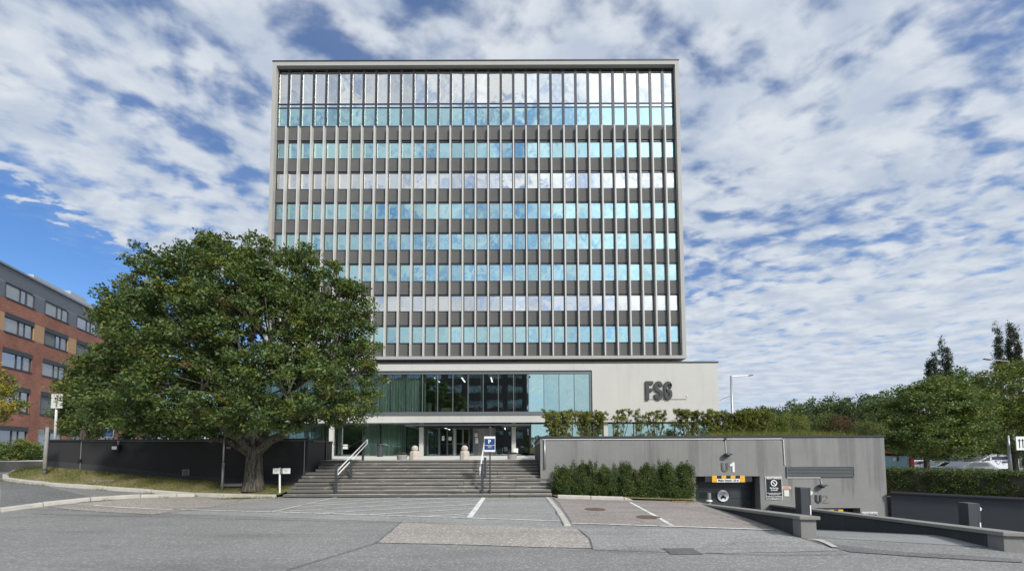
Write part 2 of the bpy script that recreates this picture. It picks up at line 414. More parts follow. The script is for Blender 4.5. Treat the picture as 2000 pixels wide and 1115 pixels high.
class MB:
    def __init__(s): s.v = []; s.f = []; s.mi = []; s.cur = 0
    def add(s, vs, fs):
        o = len(s.v); s.v += [tuple(q) for q in vs]
        for f in fs: s.f.append(tuple(i + o for i in f)); s.mi.append(s.cur)
        return s
    def box(s, x0, x1, y0, y1, z0, z1):
        x0, x1 = min(x0, x1), max(x0, x1); y0, y1 = min(y0, y1), max(y0, y1); z0, z1 = min(z0, z1), max(z0, z1)
        return s.hexa([(x0, y0, z0), (x1, y0, z0), (x1, y1, z0), (x0, y1, z0), (x0, y0, z1), (x1, y0, z1), (x1, y1, z1), (x0, y1, z1)])
    def hexa(s, v): return s.add(v, [(3, 2, 1, 0), (4, 5, 6, 7), (0, 1, 5, 4), (1, 2, 6, 5), (2, 3, 7, 6), (3, 0, 4, 7)])
    def obox(s, c, sz, rz=0.0, rx=0.0, ry=0.0):
        mt = Matrix.Translation(c) @ Matrix.Rotation(rz, 4, 'Z') @ Matrix.Rotation(ry, 4, 'Y') @ Matrix.Rotation(rx, 4, 'X')
        hx, hy, hz_ = sz[0] / 2, sz[1] / 2, sz[2] / 2
        return s.hexa([mt @ Vector(q) for q in [(-hx, -hy, -hz_), (hx, -hy, -hz_), (hx, hy, -hz_), (-hx, hy, -hz_), (-hx, -hy, hz_), (hx, -hy, hz_), (hx, hy, hz_), (-hx, hy, hz_)]])
    def bar(s, a, b, wd, hg):
        """box beam between two points"""
        a, b = Vector(a), Vector(b); d = (b - a).normalized()
        side = d.cross(Vector((0, 0, 1)));
        if side.length < 1e-3: side = Vector((1, 0, 0))
        side.normalize(); up = side.cross(d).normalized()
        r = []
        for p in (a, b):
            for (i, j) in ((-1, -1), (1, -1), (1, 1), (-1, 1)): r.append(p + side * (i * wd / 2) + up * (j * hg / 2))
        return s.add(r, [(3, 2, 1, 0), (4, 5, 6, 7), (0, 1, 5, 4), (1, 2, 6, 5), (2, 3, 7, 6), (3, 0, 4, 7)])
    def tube(s, pts, rad, n=8, cap=True):
        pts = [Vector(p) for p in pts]
        if not isinstance(rad, (list, tuple)): rad = [rad] * len(pts)
        o = len(s.v); k = len(pts); prev = None
        for i, p in enumerate(pts):
            d = (pts[min(i + 1, k - 1)] - pts[max(i - 1, 0)]).normalized()
            if prev is None:
                a = d.cross(Vector((0, 0, 1)));
                if a.length < .05: a = d.cross(Vector((0, 1, 0)))
            else: a = prev - d * prev.dot(d)
            a.normalize(); prev = a; bb = d.cross(a)
            for j in range(n):
                t = 2 * math.pi * j / n
                s.v.append(tuple(p + (a * math.cos(t) + bb * math.sin(t)) * rad[i]))
        for i in range(k - 1):
            for j in range(n):
                s.f.append((o + i * n + j, o + (i + 1) * n + j, o + (i + 1) * n + (j + 1) % n, o + i * n + (j + 1) % n)); s.mi.append(s.cur)
        if cap:
            s.f.append(tuple(o + j for j in range(n))); s.mi.append(s.cur)
            s.f.append(tuple(o + (k - 1) * n + j for j in range(n))[::-1]); s.mi.append(s.cur)
        return s
    def lathe(s, c, prof, n=20, sx=1.0, sy=1.0):
        o = len(s.v); k = len(prof)
        for (r, z) in prof:
            for j in range(n):
                t = 2 * math.pi * j / n
                s.v.append((c[0] + r * sx * math.cos(t), c[1] + r * sy * math.sin(t), c[2] + z))
        for i in range(k - 1):
            for j in range(n):
                s.f.append((o + i * n + j, o + i * n + (j + 1) % n, o + (i + 1) * n + (j + 1) % n, o + (i + 1) * n + j)); s.mi.append(s.cur)
        s.f.append(tuple(o + j for j in range(n))[::-1]); s.mi.append(s.cur)
        s.f.append(tuple(o + (k - 1) * n + j for j in range(n))); s.mi.append(s.cur)
        return s
    def prism_y(s, poly, y0, y1):
        """polygon in x,z (counter-clockwise seen from -y) pushed from y0 (front) to y1"""
        n = len(poly); o = len(s.v)
        s.v += [(x, y0, z) for x, z in poly] + [(x, y1, z) for x, z in poly]
        s.f.append(tuple(o + i for i in range(n))); s.mi.append(s.cur)
        s.f.append(tuple(o + n + i for i in range(n))[::-1]); s.mi.append(s.cur)
        for i in range(n):
            j = (i + 1) % n
            s.f.append((o + j, o + i, o + n + i, o + n + j)); s.mi.append(s.cur)
        return s
    def disc_y(s, cx, cz, r, y0, y1, n=28): return s.prism_y([(cx + r * math.cos(2 * math.pi * i / n), cz + r * math.sin(2 * math.pi * i / n)) for i in range(n)], y0, y1)
    def ring_y(s, cx, cz, r0, r1, y0, y1, n=32):
        for i in range(n):
            a, b_ = 2 * math.pi * i / n, 2 * math.pi * (i + 1) / n
            s.prism_y([(cx + r1 * math.cos(a), cz + r1 * math.sin(a)), (cx + r1 * math.cos(b_), cz + r1 * math.sin(b_)),
                       (cx + r0 * math.cos(b_), cz + r0 * math.sin(b_)), (cx + r0 * math.cos(a), cz + r0 * math.sin(a))], y0, y1)
        return s
    def stroke(s, pts, wd, y0, y1, closed=False):
        """a band of width wd along a path in x,z, mitred, pushed in y"""
        P = [Vector(p) for p in pts]; n = len(P); L = []; Rr = []
        for i in range(n):
            if closed: a, b_, c = P[i - 1], P[i], P[(i + 1) % n]
            else: a, b_, c = P[max(i - 1, 0)], P[i], P[min(i + 1, n - 1)]
            d1 = (b_ - a); d2 = (c - b_)
            if d1.length < 1e-9: d1 = d2
            if d2.length < 1e-9: d2 = d1
            d1.normalize(); d2.normalize()
            nn = Vector((-(d1.y + d2.y), d1.x + d2.x)).normalized()
            k = 1 / max(.5, nn.dot(Vector((-d1.y, d1.x))))
            L.append(b_ + nn * wd / 2 * k); Rr.append(b_ - nn * wd / 2 * k)
        o = len(s.v)
        for yy in (y0, y1):
            for i in range(n): s.v.append((L[i].x, yy, L[i].y)); s.v.append((Rr[i].x, yy, Rr[i].y))
        m = n * 2
        rng = range(n) if closed else range(n - 1)
        for i in rng:
            j = (i + 1) % n
            for f in ((2 * i + 1, 2 * j + 1, 2 * j, 2 * i), (m + 2 * i, m + 2 * j, m + 2 * j + 1, m + 2 * i + 1), (2 * i, 2 * j, m + 2 * j, m + 2 * i), (2 * j + 1, 2 * i + 1, m + 2 * i + 1, m + 2 * j + 1)):
                s.f.append(tuple(o + q for q in f)); s.mi.append(s.cur)
        if not closed:
            for i, fl in ((0, 0), (n - 1, 1)):
                f = (2 * i, m + 2 * i, m + 2 * i + 1, 2 * i + 1)
                s.f.append(tuple(o + q for q in (f if not fl else f[::-1]))); s.mi.append(s.cur)
        return s
    def text(s, txt, cx, cz, size, y, depth=.004, width=None, bold=0.0, align='CENTER'):
        cu = bpy.data.curves.new('t', 'FONT'); cu.body = txt; cu.size = size; cu.align_x = align; cu.align_y = 'CENTER'
        cu.extrude = depth / 2; cu.offset = bold; cu.resolution_u = 2
        ob = bpy.data.objects.new('t', cu); COL.objects.link(ob)
        dg = bpy.context.evaluated_depsgraph_get(); dg.update()
        me = ob.evaluated_get(dg).to_mesh()
        vs = [v.co.copy() for v in me.vertices]; fs = [tuple(p.vertices) for p in me.polygons]
        if vs:
            x0 = min(v.x for v in vs); x1 = max(v.x for v in vs); k = 1.0
            if width: k = width / max(1e-6, x1 - x0)
            xm = (x0 + x1) / 2
            if align == 'CENTER': s.add([(cx + (v.x - xm) * k, y - v.z, cz + v.y) for v in vs], [f for f in fs])
        ob.evaluated_get(dg).to_mesh_clear()
        bpy.data.objects.remove(ob); bpy.data.curves.remove(cu)
        return s
    def build(s, name, mats, parent=None, origin=None, smooth=False, bevel=0.0, label=None):
        if not isinstance(mats, (list, tuple)): mats = [mats]
        mats = [M[q] if isinstance(q, str) else q for q in mats]
        if origin is None:
            if parent is not None: origin = wloc(parent)
            else:
                a = np.array(s.v); origin = Vector(((a[:, 0].min() + a[:, 0].max()) / 2, (a[:, 1].min() + a[:, 1].max()) / 2, a[:, 2].min()))
        origin = Vector(origin)
        me = bpy.data.meshes.new(name)
        me.from_pydata([(x - origin.x, y - origin.y, z - origin.z) for x, y, z in s.v], [], s.f)
        for q in mats: me.materials.append(q)
        if len(mats) > 1: me.polygons.foreach_set('material_index', s.mi)
        if smooth: me.polygons.foreach_set('use_smooth', [True] * len(me.polygons))
        me.update()
        o = bpy.data.objects.new(name, me); COL.objects.link(o)
        if parent is not None:
            o.parent = parent; o.location = origin - wloc(parent)
        else: o.location = origin
        WL[o.name] = origin
        if bevel:
            b = o.modifiers.new('bevel', 'BEVEL'); b.width = bevel; b.segments = 2; b.limit_method = 'ANGLE'
        if smooth and not bevel:
            pass
        if label: o['label'] = label
        return o

def share(src, parent, world):
    """copy one mesh object (data shared) under parent at a world location"""
    c = src.copy(); COL.objects.link(c); c.parent = parent
    c.location = Vector(world) - wloc(parent); WL[c.name] = Vector(world)
    return c

def copy_tree(o, loc, label=None, rz=0.0):
    c = o.copy(); COL.objects.link(c); c.location = Vector(loc); c.rotation_euler = (0, 0, rz); WL[c.name] = Vector(loc)
    if label: c['label'] = label
    for ch in list(o.children):
        d = ch.copy(); COL.objects.link(d); d.parent = c
        for g in list(ch.children):
            e = g.copy(); COL.objects.link(e); e.parent = d
    return c

# ---------------------------------------------------------------- terrain
def sstep(a, b, x):
    t = min(1, max(0, (x - a) / (b - a))); return t * t * (3 - 2 * t)
def lin(tab, x):
    if x <= tab[0][0]: return tab[0][1]
    for (a, va), (b, vb) in zip(tab, tab[1:]):
        if x <= b: return va + (vb - va) * (x - a) / (b - a)
    return tab[-1][1]
LT = [(10.5, 0), (12, .06), (15, .33), (17, .50), (19.5, .68), (23, .9), (28, .96), (60, 1.2), (300, 3)]
# ramp walls: (x, y) far end and near end
W1F, W1N = (6.95, 16.5), (5.72, 8.0)
W2F, W2N = (10.35, 16.5), (8.33, 6.9)
W3F, W3N = (14.9, 16.5), (25.0, 6.9)
def lx(F_, N_, y): return N_[0] + (F_[0] - N_[0]) * (y - N_[1]) / (F_[1] - N_[1])
def ramp1(y): return -.164 * max(0, y - 8.2)
def ramp2(y): return -.285 * max(0, y - 7.6)
def h(x, y):
    z = lin(LT, -x) * sstep(10.5, 15, y) if x < -10.5 else 0.0
    if x > 1.5: z -= .03 * min(x - 1.5, 6) * sstep(9, 15, y) * (1 - sstep(16.5, 20, y))
    if x > 14 and y > 15: z += -.8 * sstep(17, 27, y) * sstep(14, 16, x)
    if y > 60: z += 2.5 * sstep(60, 160, y) * sstep(10, 60, x)
    if 6.9 < y < 17.8 and lx(W1F, W1N, y) < x < lx(W3F, W3N, y):
        if x < lx(W2F, W2N, y): z = min(0, ramp1(y))
        else: z = ramp2(y)
    return z

def grd(px, py, lift=0.0):
    d = F + R * ((px - 1000) / FPX) + U * ((836 - py) / FPX)
    z = 0.0
    for _ in range(12):
        t = (z - EYE) / d.z; z = .5 * z + .5 * h(d.x * t, d.y * t)
    t = (z - EYE) / d.z
    return Vector((d.x * t, d.y * t, z + lift))

def spaced(segs):
    r = []
    for a, b, st in segs:
        n = max(1, round((b - a) / st)); r += [a + (b - a) * i / n for i in range(n)]
    return r + [segs[-1][1]]
xs = spaced([(-400, -80, 20), (-80, -30, 3), (-30, 5.2, .5), (5.2, 25.4, .15), (25.4, 40, 1), (40, 100, 5), (100, 500, 25)])
ys = spaced([(-120, 0, 10), (0, 6.7, .5), (6.7, 18.0, .15), (18.0, 34, .6), (34, 80, 3), (80, 400, 16)])
gv = [(x, y, h(x, y)) for y in ys for x in xs]; nx = len(xs)
gf = [(j * nx + i, j * nx + i + 1, (j + 1) * nx + i + 1, (j + 1) * nx + i) for j in range(len(ys) - 1) for i in range(nx - 1)]
g = MB(); g.v = gv; g.f = gf; g.mi = [0] * len(gf)
tag(g.build('ground', 'asphalt', origin=(0, 0, 0)), kind='structure')

def drape(name, poly, mat, lift, cell=.4, **kw):
    """a thin sheet lying on the ground inside a polygon of (x, y) points"""
    bm = bmesh.new()
    vs = [bm.verts.new((p[0], p[1], 0)) for p in poly]
    bm.faces.new(vs)
    x0 = min(p[0] for p in poly); x1 = max(p[0] for p in poly); y0 = min(p[1] for p in poly); y1 = max(p[1] for p in poly)
    for i in range(1, int((x1 - x0) / cell) + 1):
        bmesh.ops.bisect_plane(bm, geom=bm.verts[:] + bm.edges[:] + bm.faces[:], plane_co=(x0 + i * cell, 0, 0), plane_no=(1, 0, 0))
    for i in range(1, int((y1 - y0) / cell) + 1):
        bmesh.ops.bisect_plane(bm, geom=bm.verts[:] + bm.edges[:] + bm.faces[:], plane_co=(0, y0 + i * cell, 0), plane_no=(0, 1, 0))
    for v in bm.verts: v.co.z = h(v.co.x, v.co.y) + lift
    bmesh.ops.triangulate(bm, faces=bm.faces[:])
    bmesh.ops.recalc_face_normals(bm, faces=bm.faces[:])
    if sum(f.normal.z for f in bm.faces) < 0: bmesh.ops.reverse_faces(bm, faces=bm.faces[:])
    me = bpy.data.meshes.new(name); bm.to_mesh(me); bm.free(); me.materials.append(M[mat])
    o = bpy.data.objects.new(name, me); COL.objects.link(o)
    return tag(o, kind='structure', **kw)

def gp(*pts): return [(grd(a, b).x, grd(a, b).y) for a, b in pts]
def wob(poly, amp=.05, n=4):
    r = []
    for i, p in enumerate(poly):
        q = poly[(i + 1) % len(poly)]
        for k in range(n):
            t = k / n
            r.append((p[0] + (q[0] - p[0]) * t + (random.uniform(-amp, amp) if k else 0), p[1] + (q[1] - p[1]) * t + (random.uniform(-amp, amp) if k else 0)))
    return r

# asphalt areas and repairs
drape('parking_area', wob(gp((330, 1003), (420, 966), (552, 970)) + [(-8.5, 15.15), (1.45, 15.1)] + gp((1110, 1029), (1378, 1079), (1170, 1072), (1160, 1036), (785, 1019)), .02), 'asphalt_light', .005)
drape('forecourt_right', wob(gp((1110, 1029), (1520, 1037), (1610, 1062), (1690, 1074), (1378, 1081), (1160, 1073)), .02), 'asphalt_light', .006)
drape('brown_patch', wob(gp((735, 1060), (785, 1020), (1130, 1034), (1157, 1071)), .03), 'asphalt_brown', .011)
drape('parking_bay_surface', wob(gp((1092, 982), (1080, 971), (1368, 981), (1512, 1034), (1118, 1022)), .01), 'asphalt_red', .010)
drape('parking_bay_left', wob(gp((95, 990), (250, 975), (392, 964), (480, 967), (552, 971), (420, 990), (300, 1005)), .03), 'asphalt_brown', .010)
drape('road_repair', wob(gp((0, 935), (40, 940), (210, 978), (0, 993)), .03), 'asphalt_dark', .008)
drape('driveway_edge', wob(gp((1520, 1036), (1556, 1046), (1590, 1056), (1650, 1066), (1760, 1078), (1998, 1092), (1998, 1099), (1800, 1088), (1660, 1078), (1600, 1062), (1545, 1045)), .015), 'asphalt_dark', .012)
def strip_y(F_, N_, ya, yb): return [(lx(F_, N_, ya), ya), (lx(F_, N_, yb), yb)]
drape('garage_ramp', [(lx(W1F, W1N, y) + .08, y) for y in (8.1, 16.5)] + [(lx(W2F, W2N, y) - .08, y) for y in (16.5, 7.2)], 'ramp', .006)
drape('lower_garage_ramp', [(lx(W2F, W2N, y) + .08, y) for y in (7.1, 16.5)] + [(lx(W3F, W3N, y) - .16, y) for y in (16.5, 7.2)], 'ramp', .006)

def line(name, a, b, wpx=None, wd=.1, lift=.016, mat='paint'):
    a, b = Vector(a), Vector(b); d = (b - a).normalized(); n = Vector((-d.y, d.x)) * wd / 2
    k = max(2, int((b - a).length / .5)); P = []; Q = []
    for i in range(k + 1):
        p = a + (b - a) * i / k; j = random.uniform(-.006, .006)
        P.append(tuple(p + n * (1 + j * 8))); Q.append(tuple(p - n * (1 - j * 8)))
    return drape(name, P + Q[::-1], mat, lift)
def pl(name, a, b, **kw): return line(name, gp(a)[0], gp(b)[0], **kw)
pl('painted_line', (185, 987), (338, 995), wd=.085)
pl('painted_line', (352, 995), (530, 1000), wd=.075)
pl('painted_line', (530, 1000), (830, 1009), wd=.075)
pl('painted_line', (830, 1009), (1096, 1018), wd=.075)
pl('painted_line', (1116, 1022), (1512, 1035), wd=.075)
pl('painted_line', (1231, 981), (1313, 1027), wd=.10)
pl('painted_line', (945, 972), (917, 1011), wd=.15, lift=.018)
pl('painted_line', (659, 971), (531, 1000), wd=.075, lift=.018)
for a, b in [((598, 985.5), (782, 971.5)), (( 580, 990), (868, 973)), ((545, 999.5), (935, 977)), ((632, 1002), (930, 985)), ((724, 1005), (926, 993.5)), ((835, 1008.5), (921, 1003))]:
    pl('painted_hatch_line', a, b, wd=.07)
# small white stone kerb by the ramp mouth
drape('ramp_kerb_edge', gp((1586, 1054), (1606, 1056), (1621, 1062), (1637, 1071), (1626, 1071), (1610, 1063), (1596, 1058)), 'kerb', .03)
for pts in ([(785, 1019), (760, 1040), (735, 1061)], [(1130, 1034), (1152, 1052), (1158, 1072)], [(735, 1061), (640, 1090), (560, 1114)], [(300, 1004), (420, 989), (475, 976)], [(1378, 1080), (1500, 1085), (1660, 1083)], [(60, 1003), (330, 1010), (780, 1021)], [(1290, 985), (1380, 1000), (1470, 1020)]):
    for a, c in zip(pts, pts[1:]): pl('tar_seam', a, c, wd=.022, lift=.0195, mat='tar')
def mcover(px, py, r, label):
    p = grd(px, py)
    b = MB().lathe((p.x, p.y, p.z + .012), [(r, 0), (r, .006), (r - .03, .008), (r - .035, .004), (.05, .005)], 28)
    tag(b.build('manhole_cover', 'rust', origin=p), label, 'manhole cover', 'manhole covers in the parking bays')
mcover(1162, 995, .30, 'rusty round manhole cover in the left parking bay, nearer the hedge')
mcover(1266, 1010.5, .30, 'rusty round manhole cover crossed by the white bay line')
p = grd(1332, 1077)
b = MB()
for i in range(7): b.box(p.x - .25, p.x + .25, p.y - .17 + i * .05, p.y - .145 + i * .05, .010, .020)
b.box(p.x - .27, p.x + .27, p.y - .19, p.y - .175, .008, .021); b.box(p.x - .27, p.x + .27, p.y + .165, p.y + .18, .008, .021)
tag(b.build('drain_grate', 'tar'), 'flat rectangular iron drain grate in the near asphalt', 'drain grate')

# ---------------------------------------------------------------- kerbs
def kerb(pts, wd, hgt, label, step=1.0, mat='kerb', name='kerb'):
    P = [Vector(p) for p in pts]
    root = thing(name, None, None, P[0], kind='structure')
    for a, b_ in zip(P, P[1:]):
        n = max(1, round((b_ - a).length / step))
        for i in range(n):
            p, q = a + (b_ - a) * (i / n), a + (b_ - a) * ((i + 1) / n)
            d = (q - p).normalized(); p2 = p + d * .008; q2 = q - d * .008
            s_ = Vector((-d.y, d.x, 0)).normalized() * wd / 2
            j = random.uniform(-.012, .012); z0 = Vector((0, 0, -.25)); z1 = Vector((0, 0, hgt + j)); sh = s_ * random.uniform(-.08, .08)
            k = MB().hexa([p2 - s_ + sh + z0, q2 - s_ + sh + z0, q2 + s_ + sh + z0, p2 + s_ + sh + z0, p2 - s_ + sh + z1, q2 - s_ + sh + z1, q2 + s_ + sh + z1, p2 + s_ + sh + z1])
            k.build('kerb_stone', mat, root, origin=p, bevel=.025)
    return root
def hp(x, y, dz=0): return Vector((x, y, h(x, y) + dz))
K1 = [(-23.6, 21.0), (-22.3, 18.6), (-20.2, 16.4), (-19.0, 15.45), (-18.0, 15.15), (-17.0, 15.05), (-15.0, 15.15), (-13.4, 15.35), (-11.9, 15.45), (-9.6, 15.35), (-8.75, 15.25)]
kerb([hp(*q) for q in K1], .16, .13, None, 1.2)
K2 = [(-15.2, 10.9), (-14.4, 11.6), (-14.1, 12.4), (-13.6, 13.3), (-12.9, 14.3), (-12.2, 15.0), (-11.75, 15.3)]
kerb([hp(*q) for q in K2], .17, .12, None, 1.1)
kerb([hp(1.62, 14.85), hp(4.0, 14.85), hp(6.72, 14.8)], .16, .13, None, 1.3)
kerb([hp(1.27, 15.0), hp(1.30, 11.6), hp(1.24, 9.35)], .16, .035, None, .8)

# grass bank between kerb and left wall
WY = 17.0     # wall front
bank = MB(); nb = 60; mb = 8
def kline(x):
    for (a, b_) in zip(K1, K1[1:]):
        if a[0] <= x <= b_[0] and b_[0] > a[0]:
            return a[1] + (b_[1] - a[1]) * (x - a[0]) / (b_[0] - a[0])
    return K1[-1][1]
def wbase(x): return lin([(8.0, .24), (8.7, .28), (10.0, .34), (12.4, .49), (14.9, .72), (17.5, .96), (19.3, 1.10), (24, 1.2)], -x)
bx = [-23.4 + (23.4 - 8.62) * i / nb for i in range(nb + 1)]
def bankz(x, t):
    y0 = kline(x) + .07; z0 = h(x, y0) + .10; z1 = wbase(x)
    y1 = WY if x > -19.35 else max(y0 + .3, WY + (-19.35 - x) * 1.0)
    y = y0 + (y1 - y0) * t
    return y, z0 + (z1 - z0) * t + .05 * math.sin(math.pi * t) + .012 * math.sin(x * 5 + t * 9)
for x in bx:
    for j in range(mb + 1):
        y, z = bankz(x, j / mb); bank.v.append((x, y, z))
for i in range(nb):
    for j in range(mb):
        o = i * (mb + 1) + j; bank.f.append((o, o + mb + 1, o + mb + 2, o + 1)); bank.mi.append(0)
tag(bank.build('grass_bank', 'lawn', smooth=True), kind='structure')

def blades(name, pts, hmin, hmax, wd, mats, label=None, cat=None, parent=None, lean=.6):
    n = len(pts); P = np.array(pts, float)
    a = RNG.uniform(0, 2 * math.pi, n); hh = RNG.uniform(hmin, hmax, n)
    dx, dy = np.cos(a) * wd / 2, np.sin(a) * wd / 2
    lx_, ly_ = RNG.normal(0, lean, n) * hh, RNG.normal(0, lean, n) * hh
    V = np.empty((n, 3, 3))
    V[:, 0] = P + np.stack([dx, dy, np.zeros(n) - .01], 1); V[:, 1] = P - np.stack([dx, dy, np.zeros(n) + .01], 1)
    V[:, 2] = P + np.stack([lx_, ly_, hh], 1)
    o = fastmesh(name, V.reshape(-1, 3), n, 3, mats, RNG.integers(0, len(mats), n), parent)
    return o

def fastmesh(name, V, n, k, mats, mi, parent=None, origin=(0, 0, 0)):
    org = np.array(origin, float)
    me = bpy.data.meshes.new(name)
    me.vertices.add(n * k); me.vertices.foreach_set('co', (V - org).astype(np.float32).ravel())
    me.loops.add(n * k); me.loops.foreach_set('vertex_index', np.arange(n * k, dtype=np.int32))
    me.polygons.add(n); me.polygons.foreach_set('loop_start', np.arange(0, n * k, k, dtype=np.int32))
    for q in mats: me.materials.append(M[q])
    me.polygons.foreach_set('material_index', np.asarray(mi, dtype=np.int32))
    me.update(calc_edges=True)
    o = bpy.data.objects.new(name, me); COL.objects.link(o)
    if parent is not None: o.parent = parent; o.location = Vector(origin) - wloc(parent)
    else: o.location = origin
    WL[o.name] = Vector(origin)
    return o

gpts = []
for _ in range(26000):
    x = random.uniform(-22.5, -8.75); t = random.random() ** .9
    y, z = bankz(x, t * .97 + .01)
    if math.sin(x * 2.1 + 1.3) * math.sin(y * 3.7 + x) + random.uniform(-1, 1) > .5: continue
    gpts.append((x, y, z))
o = blades('grass', gpts, .02, .085, .018, ['grass_blade'])
tag(o, 'short patchy half-dry grass on the bank below the black wall', 'grass', kind='stuff')
# weeds at the kerbs
wp = []
for (cx, cy, n) in [(-9.9, 14.85, 260), (-9.6, 14.9, 200), (-10.4, 14.75, 90), (-8.9, 15.1, 120)] + [(q[0], q[1] - .14, 60) for q in K1[2:-1]] + [(-13.4, 13.5, 60), (-12.5, 14.6, 60), (-0.6, 15.08, 50), (.1, 15.08, 40), (6.2, 14.95, 200), (5.3, 14.98, 120), (2.0, 15.05, 120)]:
    for _ in range(n):
        x = cx + random.gauss(0, .22); y = cy + random.gauss(0, .05); wp.append((x, y, h(x, y) + .01))
tag(blades('weeds', wp, .02, .09, .016, ['grass_blade', 'leaf_hedge']), 'small green weeds growing along the kerbs and the foot of the steps', 'weeds', kind='stuff')
lp = np.array([(random.gauss(6.0, .28), random.gauss(14.62, .09), 0) for _ in range(420)])
lv = np.empty((len(lp), 4, 3))
for i, q in enumerate(lp):
    z = h(q[0], q[1]) + random.uniform(.012, .035); a = random.uniform(0, 6.28); r = random.uniform(.012, .03)
    for k in range(4): lv[i, k] = (q[0] + r * math.cos(a + k * 1.57) * (1 if k % 2 else .6), q[1] + r * math.sin(a + k * 1.57) * (1 if k % 2 else .6), z + random.uniform(-.008, .012))
tag(fastmesh('fallen_leaves', lv.reshape(-1, 3), len(lp), 4, ['leaf_litter'], np.zeros(len(lp))), 'dry brown leaves swept against the end of the planting kerb', 'leaves', kind='stuff')

# ---------------------------------------------------------------- plants
def quat_frames(n, up):
    nrm = RNG.normal(0, 1, (n, 3)); nrm[:, 2] += up; nrm /= np.linalg.norm(nrm, axis=1)[:, None]
    t = RNG.normal(0, 1, (n, 3)); t -= (t * nrm).sum(1)[:, None] * nrm; t /= np.linalg.norm(t, axis=1)[:, None]
    return nrm, t, np.cross(nrm, t)

def leaf_cloud(name, centers, radii, per, size, mats, weights, parent=None, origin=(0, 0, 0), up=.8, aspect=.5, shell=True, outdir=None):
    """diamond leaves scattered in clumps; per = leaves per clump"""
    C = np.repeat(np.array(centers, float), per, 0); Rr = np.repeat(np.array(radii, float), per, 0)
    n = len(C)
    d = RNG.normal(0, 1, (n, 3)); d /= np.linalg.norm(d, axis=1)[:, None]
    r = RNG.uniform(0, 1, n) ** (.5 if shell else .8)
    P = C + d * r[:, None] * Rr
    nrm, t, b_ = quat_frames(n, up)
    if outdir is not None:
        t = t * .6 + d * .8; t[:, 2] -= .15; t /= np.linalg.norm(t, axis=1)[:, None]; b_ = np.cross(nrm, t)
    L = (RNG.uniform(.6, 1.25, n) * size)[:, None]; w_ = L * aspect
    V = np.empty((n, 4, 3))
    V[:, 0] = P; V[:, 1] = P + t * L * .5 + b_ * w_ * .5 + nrm * L * .08; V[:, 2] = P + t * L; V[:, 3] = P + t * L * .5 - b_ * w_ * .5 + nrm * L * .08
    cm = RNG.choice(len(mats), size=len(centers), p=np.array(weights) / sum(weights))
    mi = np.repeat(cm, per); fl = RNG.random(n) < .15; mi[fl] = RNG.choice(len(mats), size=fl.sum(), p=np.array(weights) / sum(weights))
    return fastmesh(name, V.reshape(-1, 3), n, 4, mats, mi, parent, origin)

def clumps(lobes, n, rmin=.55, low=0.0, loose=1.0):
    """clump centres near the skins of a set of ellipsoids (cx,cy,cz,rx,ry,rz)"""
    A = np.array([l[3] * l[4] * l[5] for l in lobes]) ** (2 / 3); A = A / A.sum()
    outp = []
    tries = 0
    while len(outp) < n and tries < n * 30:
        tries += 1
        l = lobes[RNG.choice(len(lobes), p=A)]
        d = RNG.normal(0, 1, 3); d /= np.linalg.norm(d)
        if d[2] < -.3 and RNG.random() < low: continue
        rr = rmin + (1 - rmin) * RNG.random() ** .6
        if RNG.random() < .12: rr *= loose
        p = np.array(l[:3]) + d * rr * np.array(l[3:])
        inside = 0
        for m in lobes:
            if m is l: continue
            q = (p - np.array(m[:3])) / np.array(m[3:])
            if (q * q).sum() < .35: inside = 1; break
        if inside and RNG.random() < .8: continue
        outp.append(p)
    return np.array(outp)

def tree(name, label, base, trunk_h, trunk_r, lobes, nclump, per, leaf, mats, weights, cr=.45, up=.8, group=None, low=.0, aspect=.5, branches=40, cat='tree', lean=(0, 0), flat=.7, rmin=.55, limbs=True, mains=None, loose=1.12):
    base = Vector(base)
    root = thing(name, label, cat, base, group)
    C = clumps(lobes, nclump, rmin, low, loose)
    Rr = np.repeat(np.array([[cr, cr, cr * flat]]), len(C), 0) * RNG.uniform(.6, 1.35, (len(C), 1))
    leaf_cloud('crown', C, Rr, per, leaf, mats, weights, root, tuple(base), up, aspect)
    t = MB(); fork = base + Vector((lean[0], lean[1], trunk_h))
    fl = [trunk_r * 1.38, trunk_r * 1.12, trunk_r, trunk_r * .92, trunk_r * 1.0]
    t.tube([base + Vector((0, 0, -.15)), base + Vector((lean[0] * .1, lean[1] * .1, trunk_h * .18)), base + Vector((lean[0] * .4, 0, trunk_h * .45)), base + Vector((lean[0] * .7, 0, trunk_h * .75)), fork], fl, 14, False)
    t.build('trunk', 'bark', root, smooth=True)
    if limbs:
        lm = MB(); cen = [Vector(l[:3]) for l in lobes]
        root_fork = fork
        if mains:
            for e in mains:
                mid = root_fork.lerp(e, .5) + Vector((0, 0, -.18))
                lm.tube([root_fork + Vector((0, 0, -.35)), root_fork.lerp(mid, .6), mid, e], [trunk_r * .62, trunk_r * .58, trunk_r * .5, trunk_r * .36], 10, False)
        for c in cen:
            if mains: fork = min(mains, key=lambda q: (q - c).length)
            mid = fork.lerp(c, .5) + Vector((random.uniform(-.3, .3), random.uniform(-.3, .3), -.15 * (c - fork).length * .5))
            r0 = trunk_r * (.36 if mains else .52)
            lm.tube([fork + Vector((0, 0, 0 if mains else -trunk_h * .12)), fork.lerp(mid, .55), mid, c], [r0, r0 * .72, r0 * .5, r0 * .2], 8, False)
        for k in RNG.choice(len(C), min(branches, len(C)), replace=False):
            e = Vector(C[k]); c = min(cen, key=lambda q: (q - e).length)
            s_ = fork.lerp(c, random.uniform(.45, 1.0)) if len(cen) > 1 else c
            mid = s_.lerp(e, .5) + Vector((0, 0, .12))
            lm.tube([s_, mid, e], [trunk_r * .13, trunk_r * .09, trunk_r * .03], 5, False)
        lm.build('branches', 'bark', root, smooth=True)
    return root

